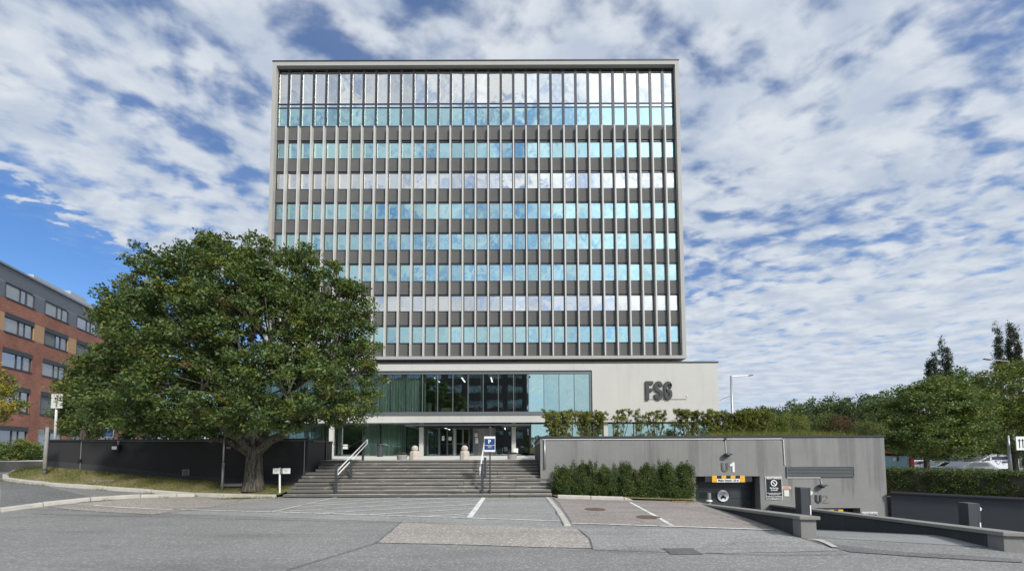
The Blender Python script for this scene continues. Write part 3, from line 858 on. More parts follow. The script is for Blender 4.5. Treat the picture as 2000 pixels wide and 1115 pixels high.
def px_lobes(L, Y):
    r = []
    for (px, py, w_, hh, dy) in L:
        y = Y + dy; c = at(px, py, y); k = y / FPX
        r.append((c.x, c.y, c.z, w_ * k, w_ * k * .85, hh * k))
    return r

# ---------------------------------------------------------------- the big tree
TB = at(495, 950, 15.9)
big = px_lobes([(330, 570, 92, 80, .6), (415, 530, 85, 62, 1.0), (545, 545, 78, 70, .8), (628, 575, 62, 72, .5), (262, 650, 66, 70, .2), (360, 650, 110, 100, -.9),
                (500, 640, 130, 115, -.5), (640, 670, 84, 88, .3), (235, 745, 84, 62, .5), (385, 765, 125, 72, -1.3), (545, 755, 130, 78, -1.2), (680, 742, 62, 60, .2),
                (600, 792, 80, 32, -.6), (290, 800, 100, 42, -.6), (440, 790, 90, 50, 1.8), (620, 640, 70, 80, 2.0), (330, 660, 120, 110, 2.2), (690, 640, 40, 70, .8), (655, 795, 60, 34, -.2),
                (450, 836, 44, 20, -1.0), (505, 815, 70, 24, -1.8), (580, 828, 40, 18, -1.0), (705, 790, 34, 34, .2), (700, 600, 28, 50, .6), (450, 560, 90, 80, -.2), (480, 600, 60, 60, 1.8), (400, 600, 70, 70, 1.2),
                (300, 828, 70, 24, -.4), (365, 838, 46, 18, -.6), (412, 482, 26, 26, .4), (503, 486, 24, 30, .4), (285, 512, 30, 34, .4), (228, 578, 24, 26, .4), (590, 505, 26, 26, .4), (672, 545, 22, 26, .6), (735, 700, 20, 26, .4)], 15.9)
tree('broadleaf_tree', 'large spreading broadleaf tree with thick trunk in front of the black wall', TB, 1.55, .30, big, 1800, 92, .145,
     ['leaf_a', 'leaf_b', 'leaf_c', 'leaf_brown'], [.50, .38, .11, .01], cr=.36, up=1.1, branches=150, low=.1, flat=.6, mains=[at(600, 812, 15.2), at(560, 770, 17.0), at(400, 800, 15.0), at(420, 770, 17.2), at(350, 820, 16.2), at(500, 760, 15.6)])
lb = px_lobes([(180, 790, 56, 62, 0), (210, 735, 50, 56, .6), (152, 818, 32, 34, .4), (190, 720, 26, 24, 1.)], 20.5)
tree('broadleaf_tree', 'smaller yellowish green tree behind the black wall, left of the big tree', (lb[0][0] + .4, 19.8, 1.2), 1.6, .14, lb, 320, 70, .13,
     ['leaf_c', 'leaf_a', 'leaf_b'], [.3, .5, .2], cr=.42, branches=30)
lb = px_lobes([(-22, 775, 44, 34, 0), (15, 792, 26, 14, 0), (-50, 740, 56, 36, .5), (-8, 812, 22, 10, 0)], 14.5)
tree('young_tree', 'young green tree cut by the left edge of the picture', (lb[2][0] - .6, 15.0, .6), 1.4, .07, lb, 90, 60, .10,
     ['leaf_c', 'leaf_a', 'leaf_gold'], [.55, .35, .10], cr=.3, branches=25)
# dark broad trees behind the left part of the black wall
lb = px_lobes([(330, 825, 60, 40, 0), (400, 835, 60, 34, 0), (250, 820, 60, 40, 0)], 20)
tree('garden_shrub', 'dark green shrubs on the terrace behind the black wall under the big tree', (lb[0][0], 20, 1.2), .5, .1, lb, 240, 60, .13,
     ['leaf_b', 'leaf_a'], [.7, .3], cr=.45, branches=12, cat='shrub')

# bushes at the far left behind the road
for i, (px, py, r, Y, lab) in enumerate([(8, 888, 26, 21.5, 'leftmost low green bush in front of the brick building'), (45, 882, 28, 22, 'pale green low bush between the brick building and the road'), (76, 886, 22, 22.5, 'small dark bush behind the weathered post')]):
    L = px_lobes([(px, py, r, r * .8, 0), (px - 12, py + 6, r * .7, r * .6, .4)], Y)
    tree('bush', lab, (L[0][0], Y, h(L[0][0], Y)), .2, .05, L, 90, 60, .10, ['leaf_a', 'leaf_c', 'leaf_b'][i:] + ['leaf_a'], [1] * (4 - i), cr=.3, branches=12, cat='bush', group='bushes by the brick building')

# ---------------------------------------------------------------- tower
TX0, TX1, TZ0, TZ1, TY, TD = -24.47, 17.26, 10.75, 41.72, 40.0, 57.0
tw = thing('office_tower', 'tall square office tower of dark panels, pale fins and mirrored windows in a pale frame', 'building', ((TX0 + TX1) / 2, TY, 0))
FW = .38; FY = TY + .42
b = MB()
b.box(TX0, TX0 + FW, TY, TD, TZ0, TZ1); b.box(TX1 - FW, TX1, TY, TD, TZ0, TZ1)
b.box(TX0 + FW, TX1 - FW, TY, TD, TZ1 - .42, TZ1); b.box(TX0 + FW, TX1 - FW, TY, TY + .55, TZ0, TZ0 + .30)
b.build('frame', 'frame_stone', tw)
MB().box(TX0 - .05, TX1 + .05, TY - .05, TD, TZ1, TZ1 + .10).build('roof_edge', 'coping_dark', tw)
MB().box(TX0 + FW, TX1 - FW, TY + .553, TD, TZ0 + .02, TZ0 + .30).build('soffit', 'soffit', tw)
MB().box(TX0 + FW, TX1 - FW, FY + .25, TD, TZ0 + .30, TZ1 - .42).build('core', 'frame_dark', tw)
b = MB().box(TX0 + 1.5, TX1 - 1.5, TY + 2.9, TD, 8.5, TZ0); b.build('recessed_storey', 'spandrel', tw)
for px in (853, 1004, 1158, 1310):
    c = at(px, 705, 41.0)
    MB().lathe((c.x, 41.3, TZ0 - .16), [(.02, 0), (.2, .03), (.28, .10), (.28, .16)], 18).build('ceiling_lamp', 'black_metal', tw)
fins = [-22.97 + 1.29 * i for i in range(31)]
src = None
for i, x in enumerate(fins):
    if src is None: src = MB().box(x - .065, x + .065, TY + .02, FY + .10, 11.08, 34.85).build('fin', 'fin_stone', tw, origin=(x, TY, 11.08))
    else: share(src, tw, (x, TY, 11.08))
edges = [TX0 + FW] + fins + [TX1 - FW]
rows = [(31.72, 33.38, 'glass_cyan'), (28.47, 30.12, 'glass_clear'), (25.28, 26.92, 'glass_cyan'), (22.08, 23.72, 'glass_cyan'), (18.83, 20.50, 'glass_cyan'), (15.74, 17.28, 'glass_clear'), (12.52, 14.14, 'glass_cyan')]
span = [(33.62, 35.00), (30.30, 31.58), (27.06, 28.33), (23.86, 25.14), (20.66, 21.92), (17.44, 18.69), (14.30, 15.60), (11.06, 12.36)]
cache = {}
def frame_rect(b, x0, x1, z0, z1, w_, y0, y1):
    b.box(x0, x1, y0, y1, z0, z0 + w_); b.box(x0, x1, y0, y1, z1 - w_, z1)
    b.box(x0, x0 + w_, y0, y1, z0 + w_, z1 - w_); b.box(x1 - w_, x1, y0, y1, z0 + w_, z1 - w_); return b
for i in range(32):
    x0, x1 = edges[i], edges[i + 1]; wd = round(x1 - x0, 2); cx = (x0 + x1) / 2
    for (za, zb) in span:
        key = ('s', wd, round(zb - za, 3))
        if key in cache: share(cache[key], tw, (cx, FY, za))
        else: cache[key] = MB().box(x0 + .01, x1 - .01, FY, FY + .2, za, zb).build('spandrel_panel', 'spandrel', tw, origin=(cx, FY, za))
    for (za, zb, gm) in rows:
        key = ('w', wd, round(zb - za, 2))
        org = (cx, FY, za)
        if key in cache: wo = share(cache[key], tw, org)
        else:
            wo = frame_rect(MB(), x0 + .02, x1 - .02, za - .12, zb + .14, .13, FY + .06, FY + .24).build('window', 'frame_dark', tw, origin=org)
            cache[key] = wo
        key2 = ('p', wd, round(zb - za, 2), gm)
        if key2 in cache: share(cache[key2], wo, org)
        else: cache[key2] = MB().box(x0 + .14, x1 - .14, FY + .12, FY + .14, za, zb).build('pane', gm, wo, origin=org)
    # tall double storey window on top
    za, zb = 35.12, 41.05; org = (cx, FY, za); key = ('W', wd)
    if key in cache: wo = share(cache[key], tw, org)
    else:
        b = frame_rect(MB(), x0, x1, za - .1, zb + .25, .13, FY + .0, FY + .22)
        b.box(x0 + .13, x1 - .13, FY + .04, FY + .2, 37.13, 37.19); b.box(x0 + .13, x1 - .13, FY + .04, FY + .2, 37.52, 37.60)
        wo = b.build('window', 'frame_dark', tw, origin=org); cache[key] = wo
    for (a, c, gm) in ((za + .03, 37.13, 'glass_cyan'), (37.19, 37.52, 'glass_band'), (37.60, 41.05, 'glass_clear')):
        k2 = ('P', wd, a)
        if k2 in cache: share(cache[k2], wo, org)
        else: cache[k2] = MB().box(x0 + .13, x1 - .13, FY + .10, FY + .12, a, c).build('pane', gm, wo, origin=org)

# ---------------------------------------------------------------- podium
PX0, PX1, PY, PD, PZ0, PZ1 = -23.7, 16.75, 33.0, 58.0, 4.0, 8.80
WX0, WX1 = -22.2, 6.50      # ribbon window
GX1 = 1.45                  # right end of recessed ground-floor glass
pod = thing('podium_building', 'pale concrete two-storey podium with a long window band and glass ground floor under the tower', 'building', ((PX0 + PX1) / 2, PY, 0))
b = MB()
b.box(PX0, PX1, PY, PY + .35, 8.22, PZ1)
b.box(PX0, PX1, PY, PY + .35, PZ0, 4.55)
b.box(PX0, WX0, PY, PY + .35, 4.55, 8.22); b.box(WX1, PX1, PY, PY + .35, 4.55, 8.22)
b.box(PX1 - .35, PX1, PY + .35, PD, PZ0, PZ1); b.box(PX0, PX0 + .35, PY + .35, PD, PZ0, PZ1)
b.build('wall', 'concrete_light', pod)
MB().box(PX0 - .06, PX1 + .06, PY - .05, PD, PZ1 + .002, PZ1 + .11).build('roof_edge', 'coping_dark', pod)
MB().box(PX0 + .35, PX1 - .35, PY + .35, PD, PZ0 + .02, PZ0 + .38).build('floor_slab', 'soffit', pod)
MB().box(PX0 + .35, PX1 - .35, PY + .35, PD, 8.24, PZ1 - .02).build('roof_slab', 'soffit', pod)
# ribbon window frame and panes
b = MB(); frame_rect(b, WX0 - .02, WX1 + .02, 4.55, 8.22, .03, PY - .03, PY + .3)
b.box(WX0, WX1, PY + .1, PY + .3, 4.58, 4.88); b.box(WX0, WX1, PY + .06, PY + .3, 7.95, 8.19); b.box(WX1 - .19, WX1, PY + .06, PY + .3, 4.9, 7.95)
b.build('window_frame', 'frame_grey', pod)
pw = 1.235; mx = WX1 - .19; k = 0
zb, zt = 4.88, 7.95
mull = None
while mx > WX0 + .3:
    x1 = mx; x0 = mx - pw
    px = 1000 + x0 * FPX / PY
    gm = 'glass_podium' if px > 1025 else 'glass_see'
    MB().box(x0 + .02, x1 - .02, PY + .16, PY + .175, zb, zt).build('pane', gm, pod, origin=(x0, PY + .16, zb))
    mw = .03 if px > 1040 else .05
    MB().box(x0 - mw / 2, x0 + mw / 2, PY + .10, PY + .20, zb, zt).build('mullion', 'frame_dark' if px > 1040 or px < 815 else 'frame_grey', pod, origin=(x0, PY, zb))
    mx = x0; k += 1
# inner fins and columns behind the ribbon window
for px, wpx in ((825, 5), (853, 4), (915, 4), (942, 6), (1005, 5), (1030, 5)):
    c = at(px, 760, PY + .6)
    MB().box(c.x - wpx * .021, c.x + wpx * .021, PY + .3, PY + .9, zb, zt).build('inner_post', 'frame_grey', pod, origin=(c.x, PY, zb))
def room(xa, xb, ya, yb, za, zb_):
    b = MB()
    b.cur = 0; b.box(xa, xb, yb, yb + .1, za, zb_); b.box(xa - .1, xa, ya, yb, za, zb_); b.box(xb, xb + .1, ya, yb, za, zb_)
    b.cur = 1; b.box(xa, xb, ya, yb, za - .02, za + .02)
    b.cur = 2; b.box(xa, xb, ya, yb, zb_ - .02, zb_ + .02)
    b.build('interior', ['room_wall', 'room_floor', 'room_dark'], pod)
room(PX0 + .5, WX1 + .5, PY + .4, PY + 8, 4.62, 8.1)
def wavy(x0, x1, y, z0, z1, amp=.05, per=.22):
    n = max(4, int((x1 - x0) / per * 6)); b = MB(); o = 0
    for i in range(n + 1):
        x = x0 + (x1 - x0) * i / n; yy = y + amp * math.sin(x / per * 2 * math.pi) + amp * .5 * math.sin(x * 7.3)
        b.v += [(x, yy, z0), (x, yy, z1)]
    for i in range(n): b.f.append((2 * i, 2 * i + 2, 2 * i + 3, 2 * i + 1)); b.mi.append(0)
    return b
cx0, cx1 = WX0 + .2, at(823, 760, PY + .5).x
wavy(cx0, cx1, PY + .5, 4.7, 7.98).build('curtain', 'curtain', pod, smooth=True)
c = at(828, 760, PY + .6); wavy(c.x - .15, c.x + .15, PY + .75, 4.7, 7.98, .04, .1).build('curtain', 'curtain', pod, smooth=True)
# ceiling light tubes of the podium floor
for a, b_ in (((849, 738), (846, 733)), ((902, 738), (909, 750)), ((959, 737), (963, 750))):
    A = at(a[0], a[1], PY + 1.2); B = Vector((A.x, PY + 3.4, 7.86)); A.z = 7.86
    MB().bar(A, B, .10, .04).build('light_tube', 'tube_light', pod)
# ground floor: glass wall, columns, doors
GF = 1.32; GY = 34.25
edge_px = [470, 520, 562, 608, 632, 655, 708, 741, 792, 823, 858]
def gx(px, Y=GY): return (px - 1000) * Y / FPX
for a, c in zip(edge_px, edge_px[1:]):
    x0, x1 = gx(a), gx(c)
    MB().box(x0 + .03, x1 - .03, GY, GY + .02, GF + .05, PZ0).build('pane', 'glass_see', pod, origin=(x0, GY, GF))
    MB().box(x0 - .03, x0 + .03, GY - .04, GY + .06, GF, PZ0).build('mullion', 'frame_dark', pod, origin=(x0, GY, GF))
    if not (a == 655): wavy(x0 + .05, x1 - .05, GY + .3, GF + .05, PZ0 - .02, .03).build('curtain', 'curtain' if a in (708, 741, 470, 520, 562) else 'curtain_dark', pod, smooth=True)
MB().box(gx(858), gx(1036), GY - .02, GY + .04, 3.62, PZ0).build('fascia_panel', 'frame_dark', pod)
for a in (858, 925, 966, 1000, 1035):
    MB().box(gx(a) - .06, gx(a) + .06, GY - .05, GY + .06, GF, 3.62).build('mullion', 'frame_grey', pod, origin=(gx(a), GY, GF))
for a, c in ((966, 1000), (1000, 1034)):
    MB().box(gx(a) + .08, gx(c) - .08, GY, GY + .02, GF + .05, 3.6).build('pane', 'glass_see', pod, origin=(gx(a), GY, GF))
MB().box(gx(926), gx(934), GY - .01, GY + .05, GF, 3.6).build('side_panel', 'frame_grey', pod)
MB().box(gx(934), gx(965), GY + .0, GY + .05, GF, 3.6).build('wall_panel', 'wall_grey', pod)
# doors
for (a, c, nm) in ((859, 873, 0), (873, 886, 1), (890, 904, 1), (904, 917, 1)):
    x0, x1 = gx(a), gx(c)
    d = frame_rect(MB(), x0 + .01, x1 - .01, GF + .02, 3.6, .06, GY - .02, GY + .05); d.box(x0 + .07, x1 - .07, GY - .02, GY + .05, 2.28, 2.33)
    d = d.build('door', 'frame_grey' if nm else 'frame_dark', pod, origin=(x0, GY, GF))
    MB().box(x0 + .07, x1 - .07, GY + .01, GY + .02, GF + .08, 3.54).build('pane', 'glass_door', d, origin=(x0, GY, GF))
    if nm: MB().tube([((x1 if a != 890 else x0 + .12) - .06, GY - .09, 2.0), ((x1 if a != 890 else x0 + .12) - .06, GY - .09, 2.7)], .015, 6).build('handle', 'steel', d)
MB().box(gx(917), gx(925), GY, GY + .02, GF + .05, 3.6).build('pane', 'glass_see', pod, origin=(gx(917), GY, GF))
MB().box(gx(886), gx(890), GY - .03, GY + .06, GF, 3.6).build('door_post', 'steel', pod)
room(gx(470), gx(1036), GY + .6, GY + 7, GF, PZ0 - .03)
for a, b_ in (((869, 845), (879, 852)), ((986, 842), (990, 852))):
    A = at(a[0], a[1], GY + 1.6); B = Vector((A.x, GY + 4.4, 3.72)); A.z = 3.72
    MB().bar(A, B, .09, .04).build('light_tube', 'tube_light', pod)
# front glass, right part
for a, c in ((1037, 1078), (1078, 1118), (1118, 1158), (1158, 1198), (1198, 1238), (1238, 1278), (1278, 1318), (1318, 1358), (1358, 1392)):
    x0, x1 = (a - 1000) * 33.6 / FPX, (c - 1000) * 33.6 / FPX
    MB().box(x0 + .03, x1 - .03, 33.6, 33.62, GF, PZ0 - .12).build('pane', 'glass_podium', pod, origin=(x0, 33.6, GF))
    MB().box(x0 - .03, x0 + .03, 33.55, 33.66, GF, PZ0 - .12).build('mullion', 'frame_dark', pod, origin=(x0, 33.6, GF))
MB().box(gx(1036) - .02, gx(1036) + .12, 33.66, GY, GF, PZ0).build('return_panel', 'frame_grey', pod)
MB().box(gx(1036), PX1 - .4, 33.55, 33.70, PZ0 - .12, PZ0).build('head_rail', 'frame_dark', pod)
for i, px in enumerate((472, 648, 823.5, 1003.5, 1183, 1360)):
    c = at(px, 870, 33.45)
    MB().box(c.x - .17, c.x + .17, 33.28, 33.52, GF - .6 if i > 3 else GF, PZ0).build('column', 'concrete_light', pod, origin=(c.x, 33.3, GF))
MB().box(gx(820) - .1, gx(820) + 6.9, GY - 2.2, GY - .06, 3.66, 3.74).build('soffit_panel', 'soffit', pod)  # thin horizontal panel in soffit colour in front of the entrance glass
cn = MB(); cn.box(at(790, 830, 31.8).x, at(1036, 830, 31.8).x, 31.8, 33.9, 3.66, 3.80)
tag(cn.build('entrance_canopy', 'charcoal_metal', bevel=.01), 'thin dark flat canopy above the entrance doors', 'canopy')
# FS6 letters on the right wall
ly = PY - .16
lt = thing('sign_letters', 'large dark raised letters FS6 on the pale podium wall', 'sign', (12, PY, 5.8))
def LX(px): return at(px, 763, PY - .1).x
z0, z1 = at(1285, 781, PY).z, at(1285, 744.5, PY).z; wdt = .27; hh = z1 - z0
def letter(fn): b = MB(); fn(b); b.build('letter', 'letter', lt)
xF = LX(1261)
def fF(b):
    b.box(xF, xF + wdt, ly, PY - .03, z0, z1); b.box(xF + wdt, LX(1276), ly + .001, PY - .03, z1 - .24, z1); b.box(xF + wdt, LX(1274.5), ly + .001, PY - .03, z0 + hh * .46, z0 + hh * .46 + .23)
letter(fF)
def arc(cx, cz, rx, rz, a0, a1, n=9): return [(cx + rx * math.cos(math.radians(a0 + (a1 - a0) * i / n)), cz + rz * math.sin(math.radians(a0 + (a1 - a0) * i / n))) for i in range(n + 1)]
xs0, xs1 = LX(1277.5), LX(1294.5); cxs = (xs0 + xs1) / 2; rx = (xs1 - xs0) / 2 - wdt / 2; rz = .26
def fS(b):
    t_ = z1 - wdt / 2; o_ = z0 + wdt / 2; md = (z0 + z1) / 2
    p = [(cxs + rx, z1 - hh * .27)] + arc(cxs, t_ - rz, rx, rz, 0, 180) + [(cxs - rx, md + .26)] + [(cxs - rx * .7, md + .1), (cxs, md), (cxs + rx * .7, md - .1), (cxs + rx, md - .26)] + arc(cxs, o_ + rz, rx, rz, 0, -180) + [(cxs - rx, z0 + hh * .29)]
    b.stroke(p, wdt, ly, PY - .03)
letter(fS)
xs2, xs3 = LX(1296.5), LX(1313); cx6 = (xs2 + xs3) / 2; rx6 = (xs3 - xs2) / 2 - wdt / 2
def f6(b):
    t_ = z1 - wdt / 2; o_ = z0 + wdt / 2
    b.stroke([(cx6 + rx6, z1 - hh * .24)] + arc(cx6, t_ - rz, rx6, rz, 0, 180) + [(cx6 - rx6, z0 + hh * .5)] + arc(cx6, o_ + rz, rx6, rz, 180, 360) + [(cx6 + rx6, z0 + hh * .36), (cx6 + rx6 * .8, z0 + hh * .46), (cx6 + rx6 * .3, z0 + hh * .51), (cx6 - rx6 * .9, z0 + hh * .47)], wdt * .86, ly, PY - .03)
letter(f6)
MB().box(xF + .1, LX(1341), PY - .03, PY - .012, z0 + .04, z0 + .065).build('cable', 'black_metal', lt)
MB().box(LX(1341), LX(1343), PY - .06, PY - .002, z0 + .28, z0 + .36).build('junction_box', 'white_metal', lt)

# things inside the podium
c = at(880, 800, PY + 2.4); sx = PY + 2.4
so_ = thing('sofa', 'beige sofa with curved back seen through the first-floor window', 'sofa', (c.x, sx, 4.64))
b = MB(); xa, xb = at(857, 800, sx).x, at(907, 800, sx).x
b.prism_y([(xa, 4.8), (xb, 4.8), (xb - .02, 5.35), (xb - .25, 5.35), (xb - .45, 5.1), (xb - .75, 5.1), (xb - .95, 5.45), (xa + .25, 5.45)], sx, sx + .8); b.build('seat', 'sofa', so_)
for xx in (xa + .2, xb - .2): MB().box(xx - .04, xx + .04, sx + .1, sx + .7, 4.64, 4.8).build('leg', 'black_metal', so_)
c = at(837, 796, sx)
cb = thing('cabinet', 'white rounded cabinet seen through the first-floor window', 'cabinet', (c.x, sx, 4.64))
MB().box(c.x - .2, c.x + .2, sx, sx + .4, 4.9, 5.9).build('body', 'curtain_white', cb, bevel=.03); MB().box(c.x - .05, c.x + .05, sx + .1, sx + .3, 4.64, 4.9).build('leg', 'black_metal', cb)
for px, lab in ((931, 'wooden stool in the first-floor window, left of the other stool'), (980, 'wooden stool in the first-floor window beside the beige cupboard')):
    c = at(px, 796, sx)
    st = thing('stool', lab, 'stool', (c.x, sx, 4.64), 'stools in the first-floor window')
    MB().box(c.x - .2, c.x + .2, sx, sx + .3, 5.32, 5.38).build('seat', 'curtain_white', st)
    for dx in (-1, 1): MB().bar((c.x + dx * .14, sx + .15, 5.32), (c.x + dx * .2, sx + .15, 4.64), .04, .04).build('leg', 'beige', st)
c = at(995, 780, sx)
cp = MB().box(c.x - .22, c.x + .22, sx + .3, sx + .9, 4.64, 7.3); tag(cp.build('cupboard', 'beige'), 'tall narrow beige cupboard behind the first-floor glass', 'cupboard')

# papers and notices on the entrance
def paper(px, py, w_, h_, Y, mat, label, lines=0, parent_cat='notice'):
    c = at(px, py, Y); b = MB(); b.cur = 0; b.box(c.x - w_ / 2, c.x + w_ / 2, Y - .012, Y, c.z - h_ / 2, c.z + h_ / 2)
    b.cur = 1
    for i in range(lines): b.box(c.x - w_ * .35, c.x + w_ * (.35 - .1 * (i % 2)), Y - .016, Y - .0125, c.z + h_ * (.3 - .18 * i), c.z + h_ * (.3 - .18 * i) + h_ * .06)
    return tag(b.build('notice', [mat, 'grey_print']), label, parent_cat)
paper(865.5, 855.5, .21, .38, GY - .08, 'white', 'white paper notice on the left entrance door leaf', 3)
paper(879, 856, .26, .30, GY - .08, 'off_white', 'white notice with dark emblem on the second entrance door leaf', 2)
paper(930, 849, .26, .30, GY - .08, 'off_white', 'square white notice right of the entrance doors, the upper one', 3)
paper(931, 860, .24, .46, GY - .08, 'white', 'tall white notice right of the entrance doors, below the square one', 2)
paper(674.5, 872, .38, .38, GY - .1, 'off_white', 'pale square notice on the ground-floor glass behind the chain posts', 0)
paper(1007.5, 879.5, .36, .36, 32.9, 'white', 'blank white square panel on the column right of the entrance', 0)
paper(472, 836, .1, .1, 33.2, 'grey_print', 'small grey plate on the leftmost column', 0)

# ---------------------------------------------------------------- steps
LZ = 1.315; NS = 11; RI = LZ / NS; TR = .27; SY = 15.2
root = thing('entrance_steps', 'wide flight of eleven worn grey slab steps up to the entrance', 'steps', (-3.5, SY, 0))
for k in range(NS):
    y0 = SY + TR * k; z1 = RI * (k + 1)
    xl = -8.47 if y0 < 17.0 else -8.18; xr = 1.47 if y0 < 16.42 else 1.10
    cuts = [xl]; x = xl
    js = {0: [-2.4, -.1], 1: [-5.3, .1], 2: [-2.1, .12], 3: [-1.9], 4: [-6.0, .15], 5: [-2.0], 6: [-.6]}.get(k, [random.uniform(-6, -3), random.uniform(-2, 0)])
    cuts += js + [xr]
    for a, c in zip(cuts, cuts[1:]):
        dz = random.uniform(-.010, .008); dy = random.uniform(-.02, .02)
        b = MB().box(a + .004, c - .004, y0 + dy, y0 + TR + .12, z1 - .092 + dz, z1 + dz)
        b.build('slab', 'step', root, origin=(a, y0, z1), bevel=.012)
    MB().box(xl + .05, xr - .02, y0 + .045, y0 + TR + .3, z1 - RI - .02, z1 - .096).build('riser', 'room_dark', root, origin=(xl, y0, z1 - RI))  # near-black colour deepens the shade under each slab edge
for k in range(NS):   # solid core under the treads
    pass
# broken pieces lying on the steps
LE = SY + TR * NS
MB().box(-24, 1.05, LE - .15, 19.3, -.2, LZ - .004).build('landing', 'step', None, origin=(0, 18, 0))['kind'] = 'structure'
o = MB().box(-24, 1.05, 19.3, 37, -.2, LZ).build('terrace_paving', 'paving', None, origin=(0, 20, 0)); o['kind'] = 'structure'
MB().box(-24, 1.05, 18.32, 19.3, LZ - .1, LZ).build('terrace_edge', 'paving', None, origin=(0, 18, 0))['kind'] = 'structure'

# handrails
def handrail(pA, pB, posts, label):
    """two parallel steel tubes from low end pA to high end pB, with flat posts"""
    r = thing('handrail', label, 'handrail', (pA[0], pA[1], 0), 'handrails on the entrance steps')
    A, B = Vector(pA), Vector(pB); dn_ = Vector((0, 0, -.17)); d = (B - A).normalized()
    MB().tube([A, B], .021, 8).build('rail', 'white_metal', r, smooth=True)
    MB().tube([A + dn_, B + dn_], .021, 8).build('rail', 'white_metal', r, smooth=True)
    MB().tube([A, A + dn_], .018, 8).build('end_bar', 'white_metal', r); MB().tube([B, B + dn_ * 1.0], .018, 8).build('end_bar', 'white_metal', r)
    for (x, y, zb_, zt_) in posts:
        MB().box(x - .045, x + .045, y - .03, y + .03, zb_, zt_).build('post', 'charcoal_metal', r, bevel=.005)
A = at(659.5, 918, 15.5); B = at(717.5, 858, 17.95)
pz = lambda y: RI * (int((y - SY) / TR) + 1)
p1 = at(657, 906, 15.4); p2 = at(684, 900, 16.3); p3 = at(709, 855, 17.9)
handrail(A, B, [(p1.x, 15.4, RI * .9, at(657, 905, 15.4).z), (p2.x, 16.4, RI * 4.9, at(684, 897, 16.4).z), (at(709, 880, 18.0).x, 18.0, RI * 10, at(709, 850, 18.0).z)], 'left double-tube handrail on dark posts climbing the entrance steps')
A = at(936.5, 920, 15.6); B = at(945.5, 864, 17.95)
handrail(A, B, [(at(942, 940, 15.4).x, 15.4, RI * .9, at(942, 905, 15.4).z), (at(947.5, 920, 16.5).x, 16.5, RI * 5, at(947, 893, 16.5).z)], 'right double-tube handrail beside the blue parking sign')
# posts with chain on the landing
cp0 = at(636, 880, 18.6); cp1 = at(709, 880, 18.6)
r = thing('chain_barrier', 'hanging chain between two black posts at the top left of the steps', 'barrier', (cp0.x, 18.6, LZ))
c0 = Vector((cp0.x, 18.6, at(636, 853, 18.6).z))
c1 = Vector((cp1.x - .06, 18.6, at(709, 853, 18.6).z))
MB().box(c0.x - .045, c0.x + .045, 18.55, 18.65, LZ - .02, c0.z).build('post', 'black_metal', r)
MB().tube([c0.lerp(c1, t) - Vector((0, 0, .12 + .30 * (1 - (2 * t - 1) ** 2))) for t in [i / 14 for i in range(15)]], .014, 6).build('chain', 'charcoal_metal', r)

# parking sign on post
sx_ = at(956, 868, 15.35)
pg = thing('parking_sign', 'blue and white parking sign with letter P at the foot of the steps', 'sign', (sx_.x, 15.35, 0))
for dx in (.02,): MB().tube([(sx_.x + dx, 15.38, RI * .9), (sx_.x + dx, 15.38, at(956, 835, 15.38).z)], .028, 10).build('post', 'charcoal_metal', pg)
MB().lathe((sx_.x + .02, 15.38, at(956, 835, 15.38).z - .02), [(.045, 0), (.05, .03), (.03, .06)], 12).build('post_cap', 'charcoal_metal', pg)
x0, x1 = at(945.8, 868, 15.3).x, at(967, 868, 15.3).x; zt_, zb_ = at(956, 851.8, 15.3).z, at(956, 882, 15.3).z
pan = MB().box(x0 - .005, x1 + .005, 15.30, 15.33, zb_, zt_).build('panel', 'white', pg, bevel=.004)
MB().box(x0 + .012, x1 - .012, 15.292, 15.2995, zb_ + .08, zt_ - .085).build('blue_face', 'blue_sign', pan)
zm = (zb_ + zt_) / 2; cxp = (x0 + x1) / 2
MB().box(x0 + .015, x1 - .02, 15.285, 15.291, zm - .052, zm - .038).build('stripe', 'white', pan)
b = MB(); b.text('P', cxp, zm + .085, .20, 15.287, .006, .10, .006)
b.build('lettering', 'white', pan)
MB().text('Besøkende', cxp, zm - .082, .042, 15.287, .005, .15, .0008).build('lettering', 'white', pan)
MB().box(cxp - .07, cxp + .075, 15.285, 15.291, zm - .135, zm - .123).build('stripe', 'white', pan)

# second post behind the sign: pair of dark posts with thin white tubes
for px, lab in ((946.5, 'short dark flat post behind the parking sign, left one'),): pass

# stone bollards with balls
for px, w_, lab in ((810, .22, 'rough granite bollard with a stone ball, left of the entrance doors'), (907.5, .20, 'rough granite bollard with a stone ball, in front of the entrance doors')):
    c = at(px, 897, 18.55)
    r = thing('stone_bollard', lab, 'bollard', (c.x, 18.55, LZ), 'granite ball bollards on the landing')
    q = MB(); q.lathe((c.x, 18.55, LZ), [(w_ * 1.16, 0), (w_ * 1.12, .15), (w_ * 1.10, .30), (w_ * .95, .375), (w_ * .7, .40)], 4 if 0 else 8)
    ob = q.build('base', 'granite', r, bevel=.02)
    q = MB(); R_ = .152; q.lathe((c.x, 18.55, LZ + .385 + R_ * .72), [(R_ * math.sin(math.pi * i / 12) + .001, -R_ * math.cos(math.pi * i / 12)) for i in range(13)], 20)
    q.build('ball', 'granite', r, smooth=True)
